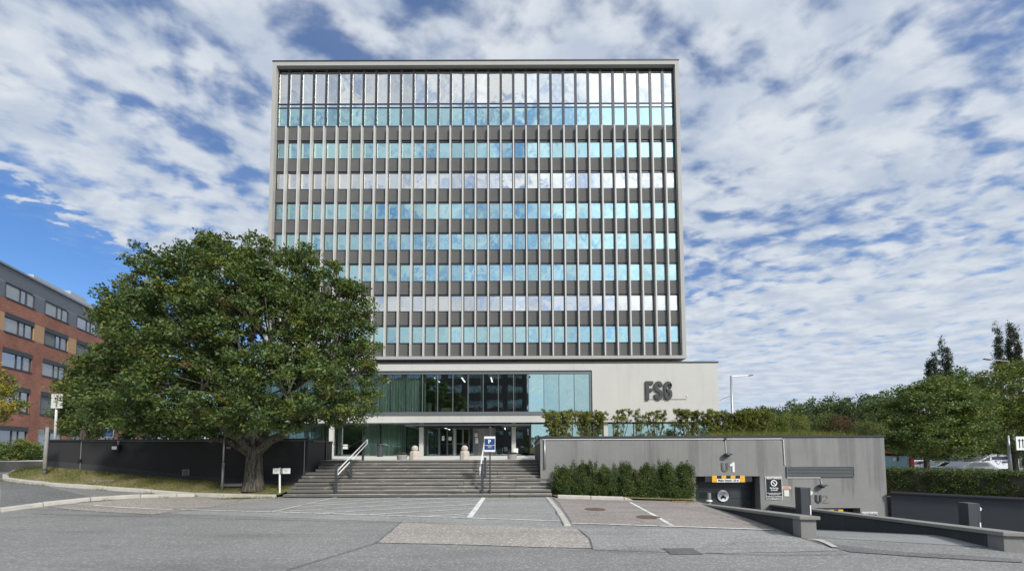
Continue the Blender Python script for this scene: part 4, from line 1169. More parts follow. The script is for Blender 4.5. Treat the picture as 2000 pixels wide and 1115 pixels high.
# planters
for px, w_, Y, lab in ((785, .24, 18.5, 'round concrete planter with brown heather, left beside the granite bollard'), (1000, .23, 18.9, 'round concrete planter with brown heather, at the right end of the landing')):
    c = at(px, 896, Y)
    r = thing('planter', lab, 'planter', (c.x, Y, LZ), 'concrete planters on the landing')
    MB().lathe((c.x, Y, LZ), [(w_ * .85, 0), (w_, .22), (w_ * .9, .225), (w_ * .86, .18)], 24).build('pot', 'planter', r, smooth=False)
    cs = [(c.x + random.uniform(-1, 1) * w_ * .7, Y + random.uniform(-1, 1) * w_ * .6, LZ + .25 + random.uniform(0, .05)) for _ in range(40)]
    leaf_cloud('heather', cs, [(.06, .06, .04)] * 40, 30, .035, ['leaf_brown', 'leaf_red'], [.7, .3], r, (c.x, Y, LZ), up=.3)
# litter bin
c = at(742, 893, 29.5)
r = thing('litter_bin', 'dark grey cylindrical litter bin with ashtray arm by the green curtains', 'litter bin', (c.x, 29.5, LZ))
MB().lathe((c.x, 29.5, LZ), [(.19, 0), (.21, .05), (.21, .78)], 20).build('body', 'charcoal_metal', r, smooth=False)
MB().lathe((c.x, 29.5, LZ + .78), [(.24, 0), (.25, .05), (.22, .12), (.1, .15)], 20).build('lid', 'black_metal', r)
MB().tube([(c.x + .2, 29.4, LZ + .9), (c.x + .42, 29.4, LZ + .88), (c.x + .58, 29.4, LZ + .82)], .02, 6).build('arm', 'steel', r)

# ---------------------------------------------------------------- left black wall
LW = thing('boundary_wall', 'long black painted wall with dark coping behind the grass bank, left of the steps', 'wall', (-14, WY, 0))
z_top = 2.17; xl, xr = -19.35, -8.47
ns = 22; b = MB()
for i in range(ns):
    xa = xl + (xr - xl) * i / ns; xb = xl + (xr - xl) * (i + 1) / ns
    b.hexa([(xa, WY, -.3), (xb, WY, -.3), (xb, WY + .3, -.3), (xa, WY + .3, -.3), (xa, WY, z_top), (xb, WY, z_top), (xb, WY + .3, z_top), (xa, WY + .3, z_top)])
b = MB().box(xl, xr, WY, WY + .3, -.3, z_top); b.box(xr - .3, xr, WY + .3, 19.3, -.3, z_top - .06); b.box(xl, xl + .3, WY + .3, 30, -.3, z_top)
b.build('wall_face', 'wall_black', LW)
b = MB()
for i in range(ns):
    xa = xl + (xr - xl) * i / ns; xb = xl + (xr - xl) * (i + 1) / ns; p0 = .16 + .10 * sstep(-12, -19, xa); p1 = .16 + .10 * sstep(-12, -19, xb)
    b.hexa([(xa, WY - .012, -.3), (xb, WY - .012, -.3), (xb, WY, -.3), (xa, WY, -.3), (xa, WY - .012, wbase(xa) + p0), (xb, WY - .012, wbase(xb) + p1), (xb, WY, wbase(xb) + p1), (xa, WY, wbase(xa) + p0)])
b.build('plinth', 'wall_plinth', LW)
b = MB().box(xl - .04, xr + .04, WY - .05, WY + .36, z_top, z_top + .07); b.box(xr - .34, xr + .04, WY + .36, 19.3, z_top - .06, z_top + .01); b.build('coping', 'coping_dark', LW)
cx_ = at(160, 870, WY).x; ct = at(160, 861, WY).z
MB().tube([(cx_, WY - .03, wbase(cx_)), (cx_, WY - .03, ct - .05), (cx_ + .05, WY - .03, ct), (at(600, 861, WY).x, WY - .03, ct - .01)], .014, 6).build('conduit', 'steel', LW)
MB().box(cx_ - .07, cx_ + .05, WY - .08, WY - .0, at(160, 902, WY).z, at(160, 896, WY).z).build('junction_box', 'black_metal', LW)
c = at(609, 890, WY)
MB().tube([(xr - .12, WY - .03, .55), (xr - .12, WY - .03, ct - .02)], .016, 6).build('conduit', 'steel', LW)
# flood lamp
c = at(228, 874, WY - .1)
r = thing('flood_lamp', 'black floodlight with white glass on the black wall', 'lamp', (c.x, WY, c.z))
MB().box(c.x - .15, c.x + .13, WY - .16, WY - .03, c.z - .13, c.z + .12).build('housing', 'black_metal', r, bevel=.01)
MB().box(c.x - .14, c.x + .06, WY - .168, WY - .161, c.z - .07, c.z + .06).build('lens', 'white', r)
MB().box(c.x - .02, c.x + .04, WY - .07, WY, c.z + .12, ct + .02).build('bracket', 'steel', r)
# vent grille
c = at(364, 922, WY)
r = thing('vent_grille', 'small pale louvred vent near the foot of the black wall', 'vent', (c.x, WY, c.z))
frame_rect(MB(), c.x - .145, c.x + .145, c.z - .115, c.z + .115, .02, WY - .04, WY - .013).build('frame', 'steel', r)
for i in range(4): MB().box(c.x - .125, c.x + .125, WY - .035, WY - .013, c.z - .085 + i * .048, c.z - .068 + i * .048).build('slat', 'steel', r)
c = at(447, 874, WY)
tag(MB().box(c.x - .09, c.x + .09, WY - .03, WY - .001, c.z - .05, c.z + .05).build('wall_plate', 'grey_print'), 'small grey plate on the black wall beside the tree trunk', 'plate')
# slab and stick on the grass
c = Vector((-10.85, 16.35, 0)); zz = bankz(c.x, .55)[1]
tag(MB().obox((c.x, 16.35, zz + .07), (1.15, .45, .10), .06).build('stone_slab', 'planter', bevel=.02), 'flat grey stone slab on the grass left of the tree trunk', 'slab')
c = grd(186, 930); y_, z_ = bankz(-15.6, .25)
tag(MB().bar((-16.0, y_, z_ + .03), (-15.15, y_ + .05, bankz(-15.15, .28)[1] + .05), .03, .025).build('stick', 'wood_grey'), 'thin dark stick lying on the grass bank', 'stick')

# posts and signs left
def signpost(name, label, px, ybase, ytop, Y, rad, mat, cat='sign'):
    a = at(px[0], ybase, Y); b_ = at(px[1], ytop, Y); r = thing(name, label, cat, a)
    MB().tube([a + Vector((0, 0, -.1)), b_], rad, 10).build('post', mat, r, smooth=True); return r, a, b_
r, a, b_ = signpost('sign_post', 'tall white post carrying a pale board seen from behind, beyond the black wall', (107, 112), 858, 772, 19.5, .05, 'white_metal')
r2 = MB().box(at(102, 780, 19.45).x, at(124, 780, 19.45).x, 19.40, 19.43, at(112, 797, 19.4).z, at(112, 769, 19.4).z).build('panel', 'off_white', r, bevel=.01)
MB().bar(at(110, 794, 19.38), at(114, 771, 19.38), .04, .03).build('bracket', 'steel', r); c = at(119, 776, 19.38)
frame_rect(MB(), c.x - .05, c.x + .05, c.z - .06, c.z + .04, .012, 19.385, 19.399).build('label', 'grey_print', r)
MB().tube([a + Vector((0, 0, -1)), a], .05, 8).build('post_foot', 'white_metal', r)
pb = at(87, 918, 15.9); zb_ = bankz(pb.x, .35)[1]
r = thing('wooden_post', 'weathered grey post with a small tilted plate on the grass tip', 'post', (pb.x, 15.9, zb_))
MB().tube([(pb.x, 15.9, zb_ - .1), (pb.x, 15.9, .9 + zb_), (pb.x + .01, 15.9, at(87, 834, 15.9).z)], [.065, .06, .055], 10).build('pole', 'wood_grey', r, smooth=True)
c = at(79.5, 842.5, 15.85)
MB().obox((c.x, 15.86, c.z), (.19, .02, .20), .3).build('plate', 'steel', r)
MB().lathe((pb.x, 15.9, zb_ + .18), [(.075, 0), (.078, .03)], 10).build('collar', 'black_metal', r)
c = at(214.5, 845, 17.6)
r = thing('blue_sign', 'small blue and white information sign above the black wall at left', 'sign', (c.x, 17.6, 1.3))
MB().tube([(c.x - .02, 17.63, 1.2), (c.x - .02, 17.63, c.z)], .03, 8).build('post', 'white_metal', r)
pn = MB().box(c.x - .18, c.x + .19, 17.56, 17.6, c.z - .21, c.z + .235).build('panel', 'white', r, bevel=.008)
b = MB(); b.box(c.x - .165, c.x + .175, 17.553, 17.559, c.z + .03, c.z + .18); b.build('dark_face', 'blue_sign', pn)
b = MB(); b.box(c.x - .165, c.x + .175, 17.553, 17.559, c.z - .15, c.z + .028); b.build('light_face', 'blue_sign_light', pn)
b = MB(); b.text('Besøkende', c.x, c.z - .04, .05, 17.549, .004, .24); b.text('parkering', c.x, c.z - .10, .045, 17.549, .004, .18); b.build('lettering', 'white', pn)
c = at(423, 845, 17.55)
r = thing('blue_sign', 'small blue sign on a white post half hidden by the big tree leaves', 'sign', (c.x, 17.6, 1.3))
MB().tube([(c.x, 17.63, 1.2), (c.x, 17.63, c.z)], .025, 8).build('post', 'white_metal', r)
pn = MB().box(c.x - .19, c.x + .19, 17.53, 17.56, c.z - .03, c.z + .26).build('panel', 'blue_sign', r)
b = MB(); b.box(c.x - .19, c.x + .19, 17.52, 17.529, c.z - .03, c.z + .03); b.box(c.x - .19, c.x + .19, 17.52, 17.529, c.z + .2, c.z + .26); b.text('P', c.x - .05, c.z + .12, .13, 17.526, .004); b.build('lettering', 'white', pn)
c = at(434, 950, 15.8)
r = thing('steel_pole', 'thin galvanised steel pole on the grass between vent and tree trunk', 'pole', c)
zz = bankz(c.x, .3)[1]
MB().tube([(c.x, 15.8, zz - .1), (c.x + .01, 15.8, at(435, 905, 15.8).z)], .045, 10).build('pole', 'steel', r, smooth=True)
MB().tube([(c.x + .01, 15.8, at(435, 905, 15.8).z), (c.x + .02, 15.8, at(436, 840, 15.8).z)], .034, 10).build('upper_pole', 'steel', r, smooth=True)
MB().lathe((c.x + .01, 15.8, at(435, 905, 15.8).z - .02), [(.05, 0), (.05, .04)], 12).build('collar', 'steel', r)
# double sign right of the trunk
c = at(548, 919, 15.7); ft = at(545, 958, 15.5)
r = thing('parking_notice', 'low white double notice board on a slanted post right of the tree trunk', 'sign', (ft.x, 15.55, .2))
MB().bar((ft.x, 15.55, .1), (c.x + .02, 15.6, c.z + .12), .06, .03).build('post', 'off_white', r)
for s_, (xa, xb) in enumerate(((533, 546.5), (552, 566.5))):
    xa, xb = at(xa, 919, 15.55).x, at(xb, 919, 15.55).x
    pn = MB().box(xa, xb, 15.555, 15.57, c.z - .10, c.z + .10).build('panel', 'white', r)
    b = MB(); b.text('Reservert', (xa + xb) / 2, c.z + .05, .06, 15.551, .003, .2); b.text('FS6', (xa + xb) / 2, c.z - .02, .05, 15.551, .003, .08); b.build('lettering', 'grey_print', pn)
MB().box(at(546.5, 919, 15.55).x + .003, at(552, 919, 15.55).x - .003, 15.55, 15.568, c.z - .10, c.z + .10).build('clamp', 'steel', r)

# ---------------------------------------------------------------- garage
GZ = 2.21; GYF = 16.3; GX0, GXR = 1.12, 14.8
ga = thing('garage_building', 'low grey rendered garage wall with doors U1 and U2 and planted roof', 'garage', (8, GYF, 0))
dx0, dx1, dzt = 7.25, 9.80, .67          # upper door
ux0, ux1, uzt = 10.6, 13.72, -.59        # lower door
D2 = .35
b = MB()
b.box(GX0, dx0, GYF, GYF + D2, -1.6, GZ); b.box(dx0, dx1, GYF, GYF + D2, dzt, GZ); b.box(dx1, ux0, GYF, GYF + D2, -2.8, GZ)
b.box(ux0, ux1, GYF, GYF + D2, uzt, GZ); b.box(ux1, GXR, GYF, GYF + D2, -2.9, GZ)
b.hexa([(GX0, GYF + D2, 0), (GX0 + .3, GYF + D2, 0), (GX0 + .3, 20.0, 0), (GX0, 20.0, 0), (GX0, GYF + D2, GZ), (GX0 + .3, GYF + D2, GZ), (GX0 + .3, 20.0, 2.0), (GX0, 20.0, 2.0)])
b.box(GXR - .3, GXR, GYF + D2, 33, -1.5, GZ)
b.build('wall', 'wall_stained', ga)
MB().box(GX0 - .012, GX0, GYF + .02, 19.98, 0, 1.98).build('side_shade_skin', 'wall_black', ga)  # black skin puts the shade of this left-facing side into the colour
b = MB().box(GX0 - .05, GXR + .03, GYF - .05, GYF + D2 + .03, GZ, GZ + .06)
b.hexa([(GX0 - .05, GYF + D2 + .031, GZ), (GX0 + .36, GYF + D2 + .031, GZ), (GX0 + .36, 20, 2.0), (GX0 - .05, 20, 2.0), (GX0 - .05, GYF + D2 + .031, GZ + .06), (GX0 + .36, GYF + D2 + .031, GZ + .06), (GX0 + .36, 20, 2.06), (GX0 - .05, 20, 2.06)])
b.build('coping', 'coping_dark', ga)
MB().box(GX0 + .3, GXR - .3, GYF + D2, 33.2, 1.5, 1.95).build('roof', 'lawn', ga)
# upper door: slatted
for i in range(6):
    MB().box(dx0, dx1 - .0, GYF + .62, GYF + .66, -1.32 + i * .35, -1.32 + i * .35 + .338).build('door_panel', 'charcoal_metal', ga, origin=(dx0, GYF + .6, -1.32 + i * .35))
b = MB(); b.box(dx0 - .3, dx0, GYF + D2, GYF + .9, -1.6, dzt + .2); b.box(dx1, dx1 + .3, GYF + D2, GYF + .9, -1.6, dzt + .2); b.box(dx0 - .3, dx1 + .3, GYF + D2, GYF + .9, dzt, dzt + .3)
b.build('door_reveal', 'wall_dark', ga)
b = MB(); b.box(ux0 - .3, ux0, GYF + D2, GYF + .9, -2.8, uzt + .2); b.box(ux1, ux1 + .3, GYF + D2, GYF + .9, -2.8, uzt + .2); b.box(ux0 - .3, ux1 + .3, GYF + D2, GYF + .9, uzt, uzt + .3); b.build('door_reveal', 'wall_dark', ga)
for i in range(6): MB().box(ux0, ux1, GYF + .62, GYF + .66, -2.7 + i * .36, -2.7 + i * .36 + .35).build('door_panel', 'charcoal_metal', ga, origin=(ux0, GYF + .6, -2.7 + i * .36))
# conduits
zt = at(1300, 857.3, GYF).z
b = MB().tube([(GX0 + .1, GYF - .025, zt - .0), (at(1525, 857, GYF).x, GYF - .025, zt), (at(1529, 860, GYF).x, GYF - .025, zt - .05), (at(1531, 880, GYF).x, GYF - .025, at(1531, 908, GYF).z)], .017, 6).build('conduit', 'white_metal', ga)
c0 = at(1063.5, 857, GYF).x
MB().tube([(c0, GYF - .04, zt), (c0, GYF - .04, at(1063, 915, GYF).z)], .038, 8).build('downpipe', 'steel', ga, smooth=True)
MB().tube([(at(1536, 932, GYF).x, GYF - .025, at(1536, 932.5, GYF).z), (at(1601, 932, GYF).x, GYF - .025, at(1601, 932.5, GYF).z), (at(1604, 935, GYF).x, GYF - .025, at(1604, 946, GYF).z)], .015, 6).build('conduit', 'white_metal', ga)
# wall lamps
for px, py, lab, up_ in ((1421, 888, 'dark wall lamp above the U1 lettering', 1), (1606, 948.5, 'dark wall lamp above the U2 lettering', 0)):
    c = at(px, py, GYF - .12)
    r = thing('wall_lamp', lab, 'lamp', (c.x, GYF, c.z), 'wall lamps on the garage')
    b = MB(); b.lathe((c.x - .02, GYF - .13, c.z - .06), [(.05, -.02), (.09, .02), (.12, .07), (.10, .11), (.03, .13)], 16, 1.15, 1.0); b.build('shade', 'charcoal_metal', r, smooth=True)
    MB().prism_y([(c.x + .02, c.z - .02), (c.x + .17, c.z + .02), (c.x + .16, c.z + .05), (c.x + .02, c.z + .06)], GYF - .2, GYF - .05).build('visor', 'charcoal_metal', r)
    MB().box(c.x - .04, c.x + .04, GYF - .06, GYF, c.z - .03, c.z + .05).build('bracket', 'black_metal', r)
    if up_:
        MB().tube([(c.x, GYF - .02, c.z + .05), (c.x - .02, GYF - .02, zt)], .012, 6).build('conduit', 'white_metal', r)
        MB().box(c.x - .07, c.x + .02, GYF - .05, GYF - .0, zt - .05, zt + .04).build('junction_box', 'black_metal', r)
# U1 / U2
def glyph_U(b, x0, x1, z0, z1, w_, y0, y1):
    cx = (x0 + x1) / 2; rx = (x1 - x0) / 2 - w_ / 2
    b.stroke([(cx - rx, z1), (cx - rx, z0 + w_ / 2 + rx)] + arc(cx, z0 + w_ / 2 + rx, rx, rx, 180, 360, 10) + [(cx + rx, z1)], w_, y0, y1)
r = thing('garage_lettering', 'lettering U1 above the upper garage door, worn dark U and white 1', 'sign', (8.6, GYF, .8))
za, zb_ = at(1420, 921, GYF).z, at(1420, 903.5, GYF).z
b = MB(); glyph_U(b, at(1408.5, 912, GYF).x, at(1422, 912, GYF).x, za, zb_, .085, GYF - .025, GYF - .002); b.build('letter', 'letter_worn', r)
x1_ = at(1432, 912, GYF).x
b = MB(); b.box(x1_ - .04, x1_ + .045, GYF - .025, GYF - .002, za - .01, zb_ + .02); b.stroke([(x1_ - .01, zb_ - .02), (x1_ - .13, zb_ - .12)], .07, GYF - .0245, GYF - .003); b.build('letter', 'white', r)
r = thing('garage_lettering', 'lettering U2 above the lower garage door, dark U and faded 2', 'sign', (12, GYF, -.4))
za, zb_ = at(1604, 982, GYF).z, at(1604, 966, GYF).z
b = MB(); glyph_U(b, at(1591.5, 974, GYF).x, at(1604, 974, GYF).x, za, zb_, .085, GYF - .025, GYF - .002); b.build('letter', 'letter', r)
xa, xb = at(1606.5, 974, GYF).x, at(1617.5, 974, GYF).x; cx2 = (xa + xb) / 2
b = MB(); b.stroke(arc(cx2, zb_ - .10, .085, .075, 160, -30, 8) + [(xa + .03, za + .03), (xb, za + .03)], .05, GYF - .02, GYF - .002); b.build('letter', 'letter_ghost', r)
# height limit bar
def hbar(xc0, xc1, z0, z1, label, box=True):
    r = thing('height_bar', label, 'sign', ((xc0 + xc1) / 2, GYF - .2, z0))
    if box: MB().box(xc0 - .26, xc1 + .30, GYF - .14, GYF - .06, z0 + .01, z1 - .05).build('backing', 'black_metal', r)
    MB().box(xc0, xc1, GYF - .17, GYF - .145, z0, z1).build('panel', 'white', r)
    W_ = xc1 - xc0; hz_ = z1 - z0
    b = MB(); yq = (GYF - .178, GYF - .171)
    for a, c, zl in ((0, .15, z0), (.85, 1, z0), (.29, .43, z0 + hz_ * .55), (.57, .71, z0 + hz_ * .55)): MB().box(xc0 + W_ * a, xc0 + W_ * c, *yq, zl, z1).build('amber_block', 'amber', r)
    for a, c in ((.151, .289), (.431, .569), (.711, .849)): MB().box(xc0 + W_ * a, xc0 + W_ * c, *yq, z0 + hz_ * .55, z1).build('black_block', 'black', r)
    b = MB()
    b.text('Maks høyde 1,8 m', (xc0 + xc1) / 2, z0 + hz_ * .27, .11, GYF - .175, .006, W_ * .62, .002); b.build('lettering', 'black', r)
xa, xb = at(1386.5, 934, GYF).x, at(1450, 934, GYF).x
hbar(xa, xb, at(1420, 940.5, GYF).z, at(1420, 927.8, GYF).z, 'yellow and black height limit bar over the upper garage door')
xa, xb = at(1578, 1000, GYF).x, at(1640, 1000, GYF).x
hbar(xa, xb, at(1610, 1006, GYF).z, at(1610, 993.5, GYF).z, 'yellow and black height limit bar over the lower garage door, mostly hidden', False)
# round sign on door
c = at(1414, 968, GYF + .5)
r = thing('round_sign', 'round white sign with a car picture on the upper garage door', 'sign', (c.x, GYF + .5, c.z))
MB().disc_y(c.x, c.z, .235, GYF + .56, GYF + .60).build('disc', 'white', r)
b = MB(); yq = (GYF + .552, GYF + .559)
b.prism_y([(c.x - .11, c.z - .10), (c.x + .11, c.z - .10), (c.x + .11, c.z - .04), (c.x + .06, c.z - .03), (c.x + .04, c.z + .015), (c.x - .04, c.z + .015), (c.x - .06, c.z - .03), (c.x - .11, c.z - .04)], *yq)
b.box(c.x - .10, c.x - .06, *yq, c.z - .14, c.z - .10); b.box(c.x + .06, c.x + .10, *yq, c.z - .14, c.z - .10); b.build('car_picture', 'black', r)
b = MB(); b.text('Utkjøring', c.x, c.z + .12, .06, GYF + .555, .006, .22); b.stroke(arc(c.x, c.z + .0, .07, .07, 30, 150), .02, *yq); b.build('pink_print', 'pink_print', r)
# no-parking board
def board(px0, px1, py0, py1, label):
    x0, x1 = at(px0, (py0 + py1) / 2, GYF).x, at(px1, (py0 + py1) / 2, GYF).x; za, zb = at(px0, py1, GYF).z, at(px0, py0, GYF).z
    r = thing('no_parking_board', label, 'sign', ((x0 + x1) / 2, GYF, za))
    MB().box(x0, x1, GYF - .03, GYF - .002, za, zb).build('panel', 'white', r, bevel=.008)
    MB().box(x0 + .022, x1 - .022, GYF - .036, GYF - .031, za + .022, zb - .022).build('black_face', 'black', r)
    cx = (x0 + x1) / 2; W_ = x1 - x0; b = MB(); yy = GYF - .04
    b.text('PRIVAT OMRÅDE', cx, zb - .065, .075, yy, .006, W_ * .86, .003)
    b.ring_y(cx, zb - .25, .09, .125, yy - .003, yy + .003); b.stroke([(cx - .075, zb - .175), (cx + .075, zb - .325)], .03, yy - .002, yy + .002)
    for i, (t, s_, wk) in enumerate((('Parkering', .085, .5), ('forbudt', .085, .40), ('Uberettiget parkerte biler', .05, .86), ('vil bli tauet bort', .05, .66), ('Parkering kun med tillatelse', .05, .88), ('Henvendelse til vaktmester', .05, .88), ('Tlf.', .05, .3))):
        b.text(t, cx, zb - (.44, .52, .64, .695, .765, .825, .875)[i], s_, yy, .005, W_ * wk, .002 if i < 2 else .0012)
    b.build('lettering', 'white', r)
board(1494.5, 1527, 930.5, 975, 'black no-parking board with white border between the two garage doors')
xa, xb = at(1683, 1003, GYF).x, at(1714, 1003, GYF).x
board(1683, 1714, 999, 1042, 'black no-parking board beside the lower garage door, only its top edge showing')
c = at(1535.5, 952, GYF); b = MB(); b.cur = 0; b.box(c.x - .18, c.x + .18, GYF - .02, GYF - .001, c.z - .055, c.z + .055); b.cur = 1; b.text('KAMERA', c.x, c.z, .07, GYF - .023, .004, .25)
tag(b.build('label_plate', ['orange_label', 'grey_print']), 'narrow faded orange label right of the no-parking board', 'label')
c = at(1536, 962.5, GYF); tag(MB().box(c.x - .095, c.x + .095, GYF - .015, GYF - .001, c.z - .12, c.z + .12).build('paper_notice', 'off_white'), 'pale paper notice hanging below the orange label', 'notice')
# louvre
x0, x1 = at(1535, 920, GYF).x, at(1667, 920, GYF).x; za, zb = at(1600, 931, GYF).z, at(1600, 910.5, GYF).z
r = thing('ventilation_louvre', 'long horizontal ventilation louvre with dark slats on the garage wall', 'vent', ((x0 + x1) / 2, GYF, za))
frame_rect(MB(), x0, x1, za, zb, .03, GYF - .05, GYF - .001).build('frame', 'frame_grey', r)
MB().box(x0 + .03, x1 - .03, GYF - .008, GYF - .002, za + .03, zb - .03).build('backing', 'black', r)
for i in range(6):
    zz = za + .045 + i * (zb - za - .07) / 6
    MB().hexa([(x0 + .03, GYF - .045, zz), (x1 - .03, GYF - .045, zz), (x1 - .03, GYF - .012, zz + .03), (x0 + .03, GYF - .012, zz + .03), (x0 + .03, GYF - .045, zz + .012), (x1 - .03, GYF - .045, zz + .012), (x1 - .03, GYF - .012, zz + .042), (x0 + .03, GYF - .012, zz + .042)]).build('slat', 'frame_grey', r, origin=(x0, GYF, zz))

# ramp walls
def rampwall(Fe, Ne, zf, zn, label, thick=.26, mat='wall_dark', pier=True, deep=-2.8):
    r = thing('ramp_wall', label, 'wall', (Ne[0], Ne[1], 0))
    a, b_ = Vector((*Fe, 0)), Vector((*Ne, 0)); d = (b_ - a).normalized(); s_ = Vector((-d.y, d.x, 0)) * thick / 2
    e = b_ - d * (.3 if pier else 0)
    def seg(p, q, zp, zq, w_=1.0, z0=None, z1=None):
        S_ = s_ * w_
        return [p - S_ + Vector((0, 0, z0 if z0 is not None else deep)), q - S_ + Vector((0, 0, z0 if z0 is not None else deep)), q + S_ + Vector((0, 0, z0 if z0 is not None else deep)), p + S_ + Vector((0, 0, z0 if z0 is not None else deep)),
                p - S_ + Vector((0, 0, zp)), q - S_ + Vector((0, 0, zq)), q + S_ + Vector((0, 0, zq)), p + S_ + Vector((0, 0, zp))]
    ze = zn + (zf - zn) * (.3 / (b_ - a).length if pier else 0)
    MB().hexa(seg(a, e, zf - .07, ze - .07)).build('wall_face', mat, r)  # long face darker than the pier: its side shade is in the colour
    if pier: MB().hexa(seg(e + d * .002, b_, ze - .07, zn - .07, 1.06)).build('pier', 'wall_grey', r, bevel=.008)
    S_ = s_ * 1.42; q = b_ + d * .06
    v = []
    for zz in (-.068, 0.0):
        for p, zp in ((a - S_, zf), (q - S_, zn), (q + S_, zn), (a + S_, zf)): v.append((p.x, p.y, zp + zz))
    MB().hexa(v).build('coping', 'coping', r, bevel=.012)
    return r
rampwall((6.95, 16.28), W1N, -.33, .43, 'dark ramp wall with grey end pier between the parking bays and the upper ramp')
rampwall((10.35, 16.28), W2N, -.43, .33, 'long dark ramp wall with grey end pier between the two garage ramps')
w3 = rampwall((14.93, 16.28), W3N, .05, .05, 'dark retaining wall with dark coping below the clipped hedge', thick=.38, mat='wall_dark', pier=False)
for ch in w3.children:
    if ch.name.startswith('coping'): ch.data.materials[0] = M['coping_dark']
# intercom columns
for (px, Y, wd_, ztop, lab) in ((1568, 9.6, .23, at(1568, 951, 9.6).z, 'slim dark blue access column with white reader at the upper ramp'), (1891, 8.7, .25, at(1891, 981, 8.7).z, 'slim dark blue access column with white reader at the lower ramp')):
    c = at(px, 970, Y); zb0 = h(c.x, Y)
    r = thing('access_column', lab, 'access column', (c.x, Y, zb0), 'access columns at the ramps')
    MB().box(c.x - wd_ / 2, c.x + wd_ / 2 - .05, Y - .10, Y + .10, zb0 - .1, ztop).build('body', 'charcoal_metal', r, bevel=.006)
    MB().box(c.x + wd_ / 2 - .048, c.x + wd_ / 2, Y - .098, Y + .098, zb0 - .1, ztop - .004).build('side_cover', 'wall_plinth', r)
    q = MB(); q.prism_y([(c.x + wd_ / 2, ztop - .05), (c.x + wd_ / 2 + .08, ztop - .11), (c.x + wd_ / 2 + .07, ztop - .15), (c.x + wd_ / 2, ztop - .20)][::-1], Y - .06, Y + .04); q.build('reader_hood', 'white_metal', r)
    MB().box(c.x + wd_ / 2 - .035, c.x + wd_ / 2 - .008, Y - .105, Y - .099, ztop - .62, ztop - .40).build('label_strip', 'white', r)
c = at(1385, 975, 15.4); zb0 = h(c.x, 15.4)
r = thing('marker_post', 'short white marker post on the upper ramp by the garage door', 'post', (c.x, 15.4, zb0))
MB().tube([(c.x, 15.4, zb0), (c.x, 15.4, at(1385, 962, 15.4).z)], .07, 12).build('tube', 'steel', r); MB().lathe((c.x, 15.4, at(1385, 977, 15.4).z - .02), [(.12, 0), (.11, .02), (.07, .05)], 14).build('collar', 'white_metal', r)

# ---------------------------------------------------------------- planting
def spiky(name, label, x, y, z, wd, ht, n, per, size, mats, wts, cat, group=None, spikes=10, dep=None, wstem=True):
    """bush built of many upright tufts"""
    root = thing(name, label, cat, (x, y, z), group); C = []; Rr = []
    dep = dep or wd
    for _ in range(n):
        a = random.uniform(0, 6.28); q = random.random() ** .5
        hh = random.random()
        k = (1 - .25 * hh) * (0.75 + .25 * math.sin(3 * a + x * 3))
        k *= math.sqrt(max(.12, 1 - max(0, hh - .35) ** 2 / .46))
        C.append((x + math.cos(a) * q * wd / 2 * k, y + math.sin(a) * q * dep / 2 * k, z + .05 + hh * (ht * .9))); Rr.append((.12, .12, .13))
    for _ in range(spikes):
        a = random.uniform(0, 6.28); q = random.random() * .8; hh = random.uniform(.82, 1.12)
        for j in range(3): C.append((x + math.cos(a) * q * wd / 2, y + math.sin(a) * q * dep / 2, z + ht * (hh - j * .09))); Rr.append((.035 + j * .02, .035 + j * .02, .09))
    leaf_cloud('foliage', C, Rr, per, size, mats, wts, root, (x, y, z), up=.2, aspect=.38, outdir=True)
    if wstem:
        s_ = MB()
        for _ in range(7):
            a = random.uniform(0, 6.28); s_.tube([(x, y, z - .1), (x + math.cos(a) * wd * .15, y + math.sin(a) * dep * .15, z + ht * .4), (x + math.cos(a) * wd * .3, y + math.sin(a) * dep * .3, z + ht * .8)], [.03, .02, .008], 5, False)
        s_.build('stems', 'twig', root)
    return root
yl = [(1100, 64, .66, 'leftmost dark yew bush beside the steps'), (1140, 60, .80, 'dark yew bush second from the steps'), (1180, 58, .72, 'dark yew bush third from the steps'), (1222, 60, .78, 'dark yew bush in the middle of the planting bed'),
      (1262, 58, .78, 'dark yew bush right of the bed centre'), (1300, 56, .84, 'tall dark yew bush next to last in the bed'), (1334, 50, .86, 'rounded yew bush at the garage door end of the bed')]
yl = [(a, b_, c * 1.42, d) for a, b_, c, d in yl]
for px, wpx, ht, lab in yl:
    c = at(px, 960, 15.65)
    spiky('yew_bush', lab, c.x, 15.6, h(c.x, 15.6) + .03, wpx * 15.65 / FPX * 1.16, ht * 1.04, 300, 60, .058, ['leaf_yew', 'leaf_hedge', 'leaf_brown'], [.84, .13, .03], 'bush', 'yew bushes in front of the garage', spikes=12, dep=.95)
drape('planting_bed', [(1.6, 14.9), (6.75, 14.85), (6.8, 16.29), (1.3, 16.29)], 'lawn', .06)

